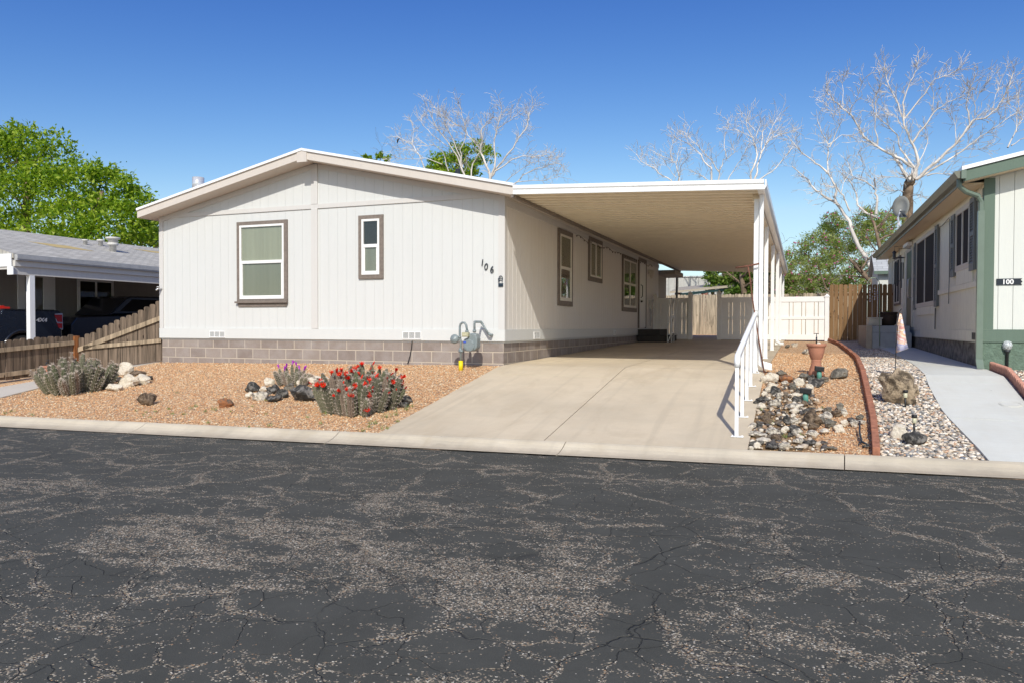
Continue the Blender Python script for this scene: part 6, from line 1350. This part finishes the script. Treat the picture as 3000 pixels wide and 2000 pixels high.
# pink flowering desert willow bush behind the vinyl fence
def bush(name, label, blobs, per, size, leaf, seed, trunks, flowers=0, aspect=.6, clump=.28, group=None, flat=.85):
    E_ = empty(name, label, 'tree' if 'tree' in name else 'bush', group); cs = [b[0] for b in blobs]; rs = [b[1] for b in blobs]
    o, P = leaf_mesh('crown', cs, rs, per, size, M[leaf], E_, seed, flat, clump, aspect)
    mb = MB(); r = random.Random(seed)
    for (a, b, ra) in trunks:
        a, b = Vector(a), Vector(b); mid = a.lerp(b, .5)+Vector((r.gauss(0, .15), r.gauss(0, .15), 0)); mb.tube([a, a.lerp(mid, .5), mid, mid.lerp(b, .6), b], [ra, ra*.85, ra*.7, ra*.5, ra*.3], 8)
        for _ in range(6): limb(mb, mid.lerp(b, r.random()), Vector((r.gauss(0, 1), r.gauss(0, 1), r.uniform(.2, 1))), r.uniform(.8, 1.8), ra*.3, 2, r, 5)
    mb.build('trunk', M['bark_brown'], E_, True)
    if flowers:
        idx = np.random.RandomState(seed+1).choice(len(P), flowers); mb = MB()
        for i in idx:
            c_ = Vector(P[i])
            c_ = c_+(CAM-c_).normalized()*.1
            mb.lathe([(.0, -.03), (.045, .0), (.03, .035), (0, .04)], c_, 5)
        mb.build('blossoms', M['petal_pink'], E_)
    return E_
def bl(px, py, y, rpx):
    p = pl(px, py, 'y', y); return ((p.x, p.y, p.z), rpx/FPX*(p-CAM).dot(fw))
bush('flowering_bush', 'feathery desert willow with pink blossoms behind the white fence', [bl(2330,800,23.6,55),(bl(2395,735,24.1,70)),bl(2440,800,23.6,70),bl(2345,840,23.2,50),bl(2480,700,24.6,60),bl(2530,780,24.1,45),bl(2500,840,23.6,40),bl(2400,850,23.4,50),bl(2560,690,25.6,50),bl(2310,760,23.6,30),bl(2440,650,24.6,40),bl(2600,660,26.1,45),bl(2540,640,25.6,40)], 3300, .085, 'leaf_willow', 31,
     [(tuple(pl(2610, 900, 'y', 22)), tuple(pl(2490, 760, 'y', 22.3)), .16), (tuple(pl(2615, 900, 'y', 22)), tuple(pl(2560, 650, 'y', 23)), .14), (tuple(pl(2480, 900, 'y', 22)), tuple(pl(2400, 790, 'y', 22)), .05)], 420, .42, .2)
bush('shade_tree', 'dense green tree with shaggy trunks seen under the carport roof', [bl(2150,830,25.6,40),bl(2200,815,25.6,45),bl(2110,810,25.6,35),bl(2240,830,25.6,45),bl(2285,820,25.6,35),bl(2170,790,26.1,40),bl(2075,800,25.6,22),bl(2130,780,25.6,30),bl(2230,780,26.1,45),bl(2180,850,25.2,30),bl(2300,850,25.6,25),bl(2090,835,25.4,18),bl(2215,850,24.2,28),bl(2250,800,24.4,34),bl(2195,800,24.2,34),bl(2150,855,24.3,24),bl(2275,855,24.2,28)], 2600, .10, 'leaf_mid', 32,
     [(tuple(pl(2180, 930, 'y', 24)), tuple(pl(2170, 800, 'y', 24)), .22), (tuple(pl(2205, 930, 'y', 24.6)), tuple(pl(2215, 790, 'y', 25.4)), .22), (tuple(pl(2250, 930, 'y', 24)), tuple(pl(2260, 800, 'y', 24)), .15)], 0, .8, .22)
bush('leafy_tree', 'bright green leafy crown behind the bare tree over the white roof', [bl(1290,480,34,35),bl(1340,450,34,38),bl(1375,470,34,40),bl(1310,500,34,42),bl(1360,515,34,40),bl(1425,450,34,24),bl(1270,500,34,28),bl(1395,430,34,22)], 800, .14, 'leaf_bright', 33, [(tuple(pl(1340, 700, 'y', 34)), tuple(pl(1340, 450, 'y', 34)), .2)], 0, .8, .3)
bush('leafy_tree', 'small green sprig of a tree top left of the bare tree over the roof', [bl(1110,452,34,12),bl(1075,462,34,10),bl(1135,466,34,10),bl(1100,480,34,14)], 1200, .12, 'leaf_bright', 34, [(tuple(pl(1105, 700, 'y', 34)), tuple(pl(1105, 470, 'y', 34)), .12)], 0, .8, .2)
bush('leafy_tree', 'big bright green tree filling the left edge behind the grey roof', [bl(60,430,16,75),bl(0,470,16,90),bl(150,480,16,80),bl(230,540,16,85),bl(330,560,16.5,80),bl(100,560,15,100),bl(-40,600,15,110),bl(210,640,15,90),bl(320,650,15.5,90),bl(400,620,16.5,65),bl(30,680,15,80),bl(420,680,17,70),bl(150,410,16,34),bl(60,385,16,28),bl(190,425,16,22),bl(-80,480,16,100),bl(300,510,16,45),bl(380,540,16.5,45),bl(130,700,15,70),bl(260,710,15,70),bl(440,600,17.5,35),bl(15,400,16,30)], 720, .125, 'leaf_bright', 35,
     [(tuple(pl(100, 900, 'y', 15.5)), tuple(pl(80, 480, 'y', 16)), .35), (tuple(pl(200, 900, 'y', 15.5)), tuple(pl(300, 560, 'y', 16)), .3)], 0, .85, .34)
bush('leafy_tree', 'darker green tree between the big bright tree and the white home', [bl(440,690,24,45),bl(470,660,24,40),bl(400,700,24,40),bl(455,640,24,26)], 800, .12, 'leaf_mid', 36, [(tuple(pl(450, 900, 'y', 24)), tuple(pl(450, 680, 'y', 24)), .2)], 0, .85, .3)
# bird
bc = pl(1166, 413, 'y', 23.2); B = empty('bird', 'black bird perched at the left tip of the bare tree over the roof', 'bird'); B.location = bc
mb = MB(); ux = Vector((math.cos(YAW), math.sin(YAW), 0)); uz = Vector((0, 0, 1))
mb.tube([ux*.05+uz*.09, ux*.02+uz*.07, ux*-.015+uz*.01, ux*-.03-uz*.06, ux*-.035-uz*.15], [.012, .035, .05, .035, .012], 10); mb.build('body', M['black'], B, True)
mb = MB(); mb.lathe([(0, -.035), (.03, -.015), (.034, .0), (.028, .018), (0, .035)], ux*.055+uz*.10, 10); mb.tube([ux*.08+uz*.1, ux*.115+uz*.095], [.010, .002], 5); mb.build('head', M['black'], B, True)
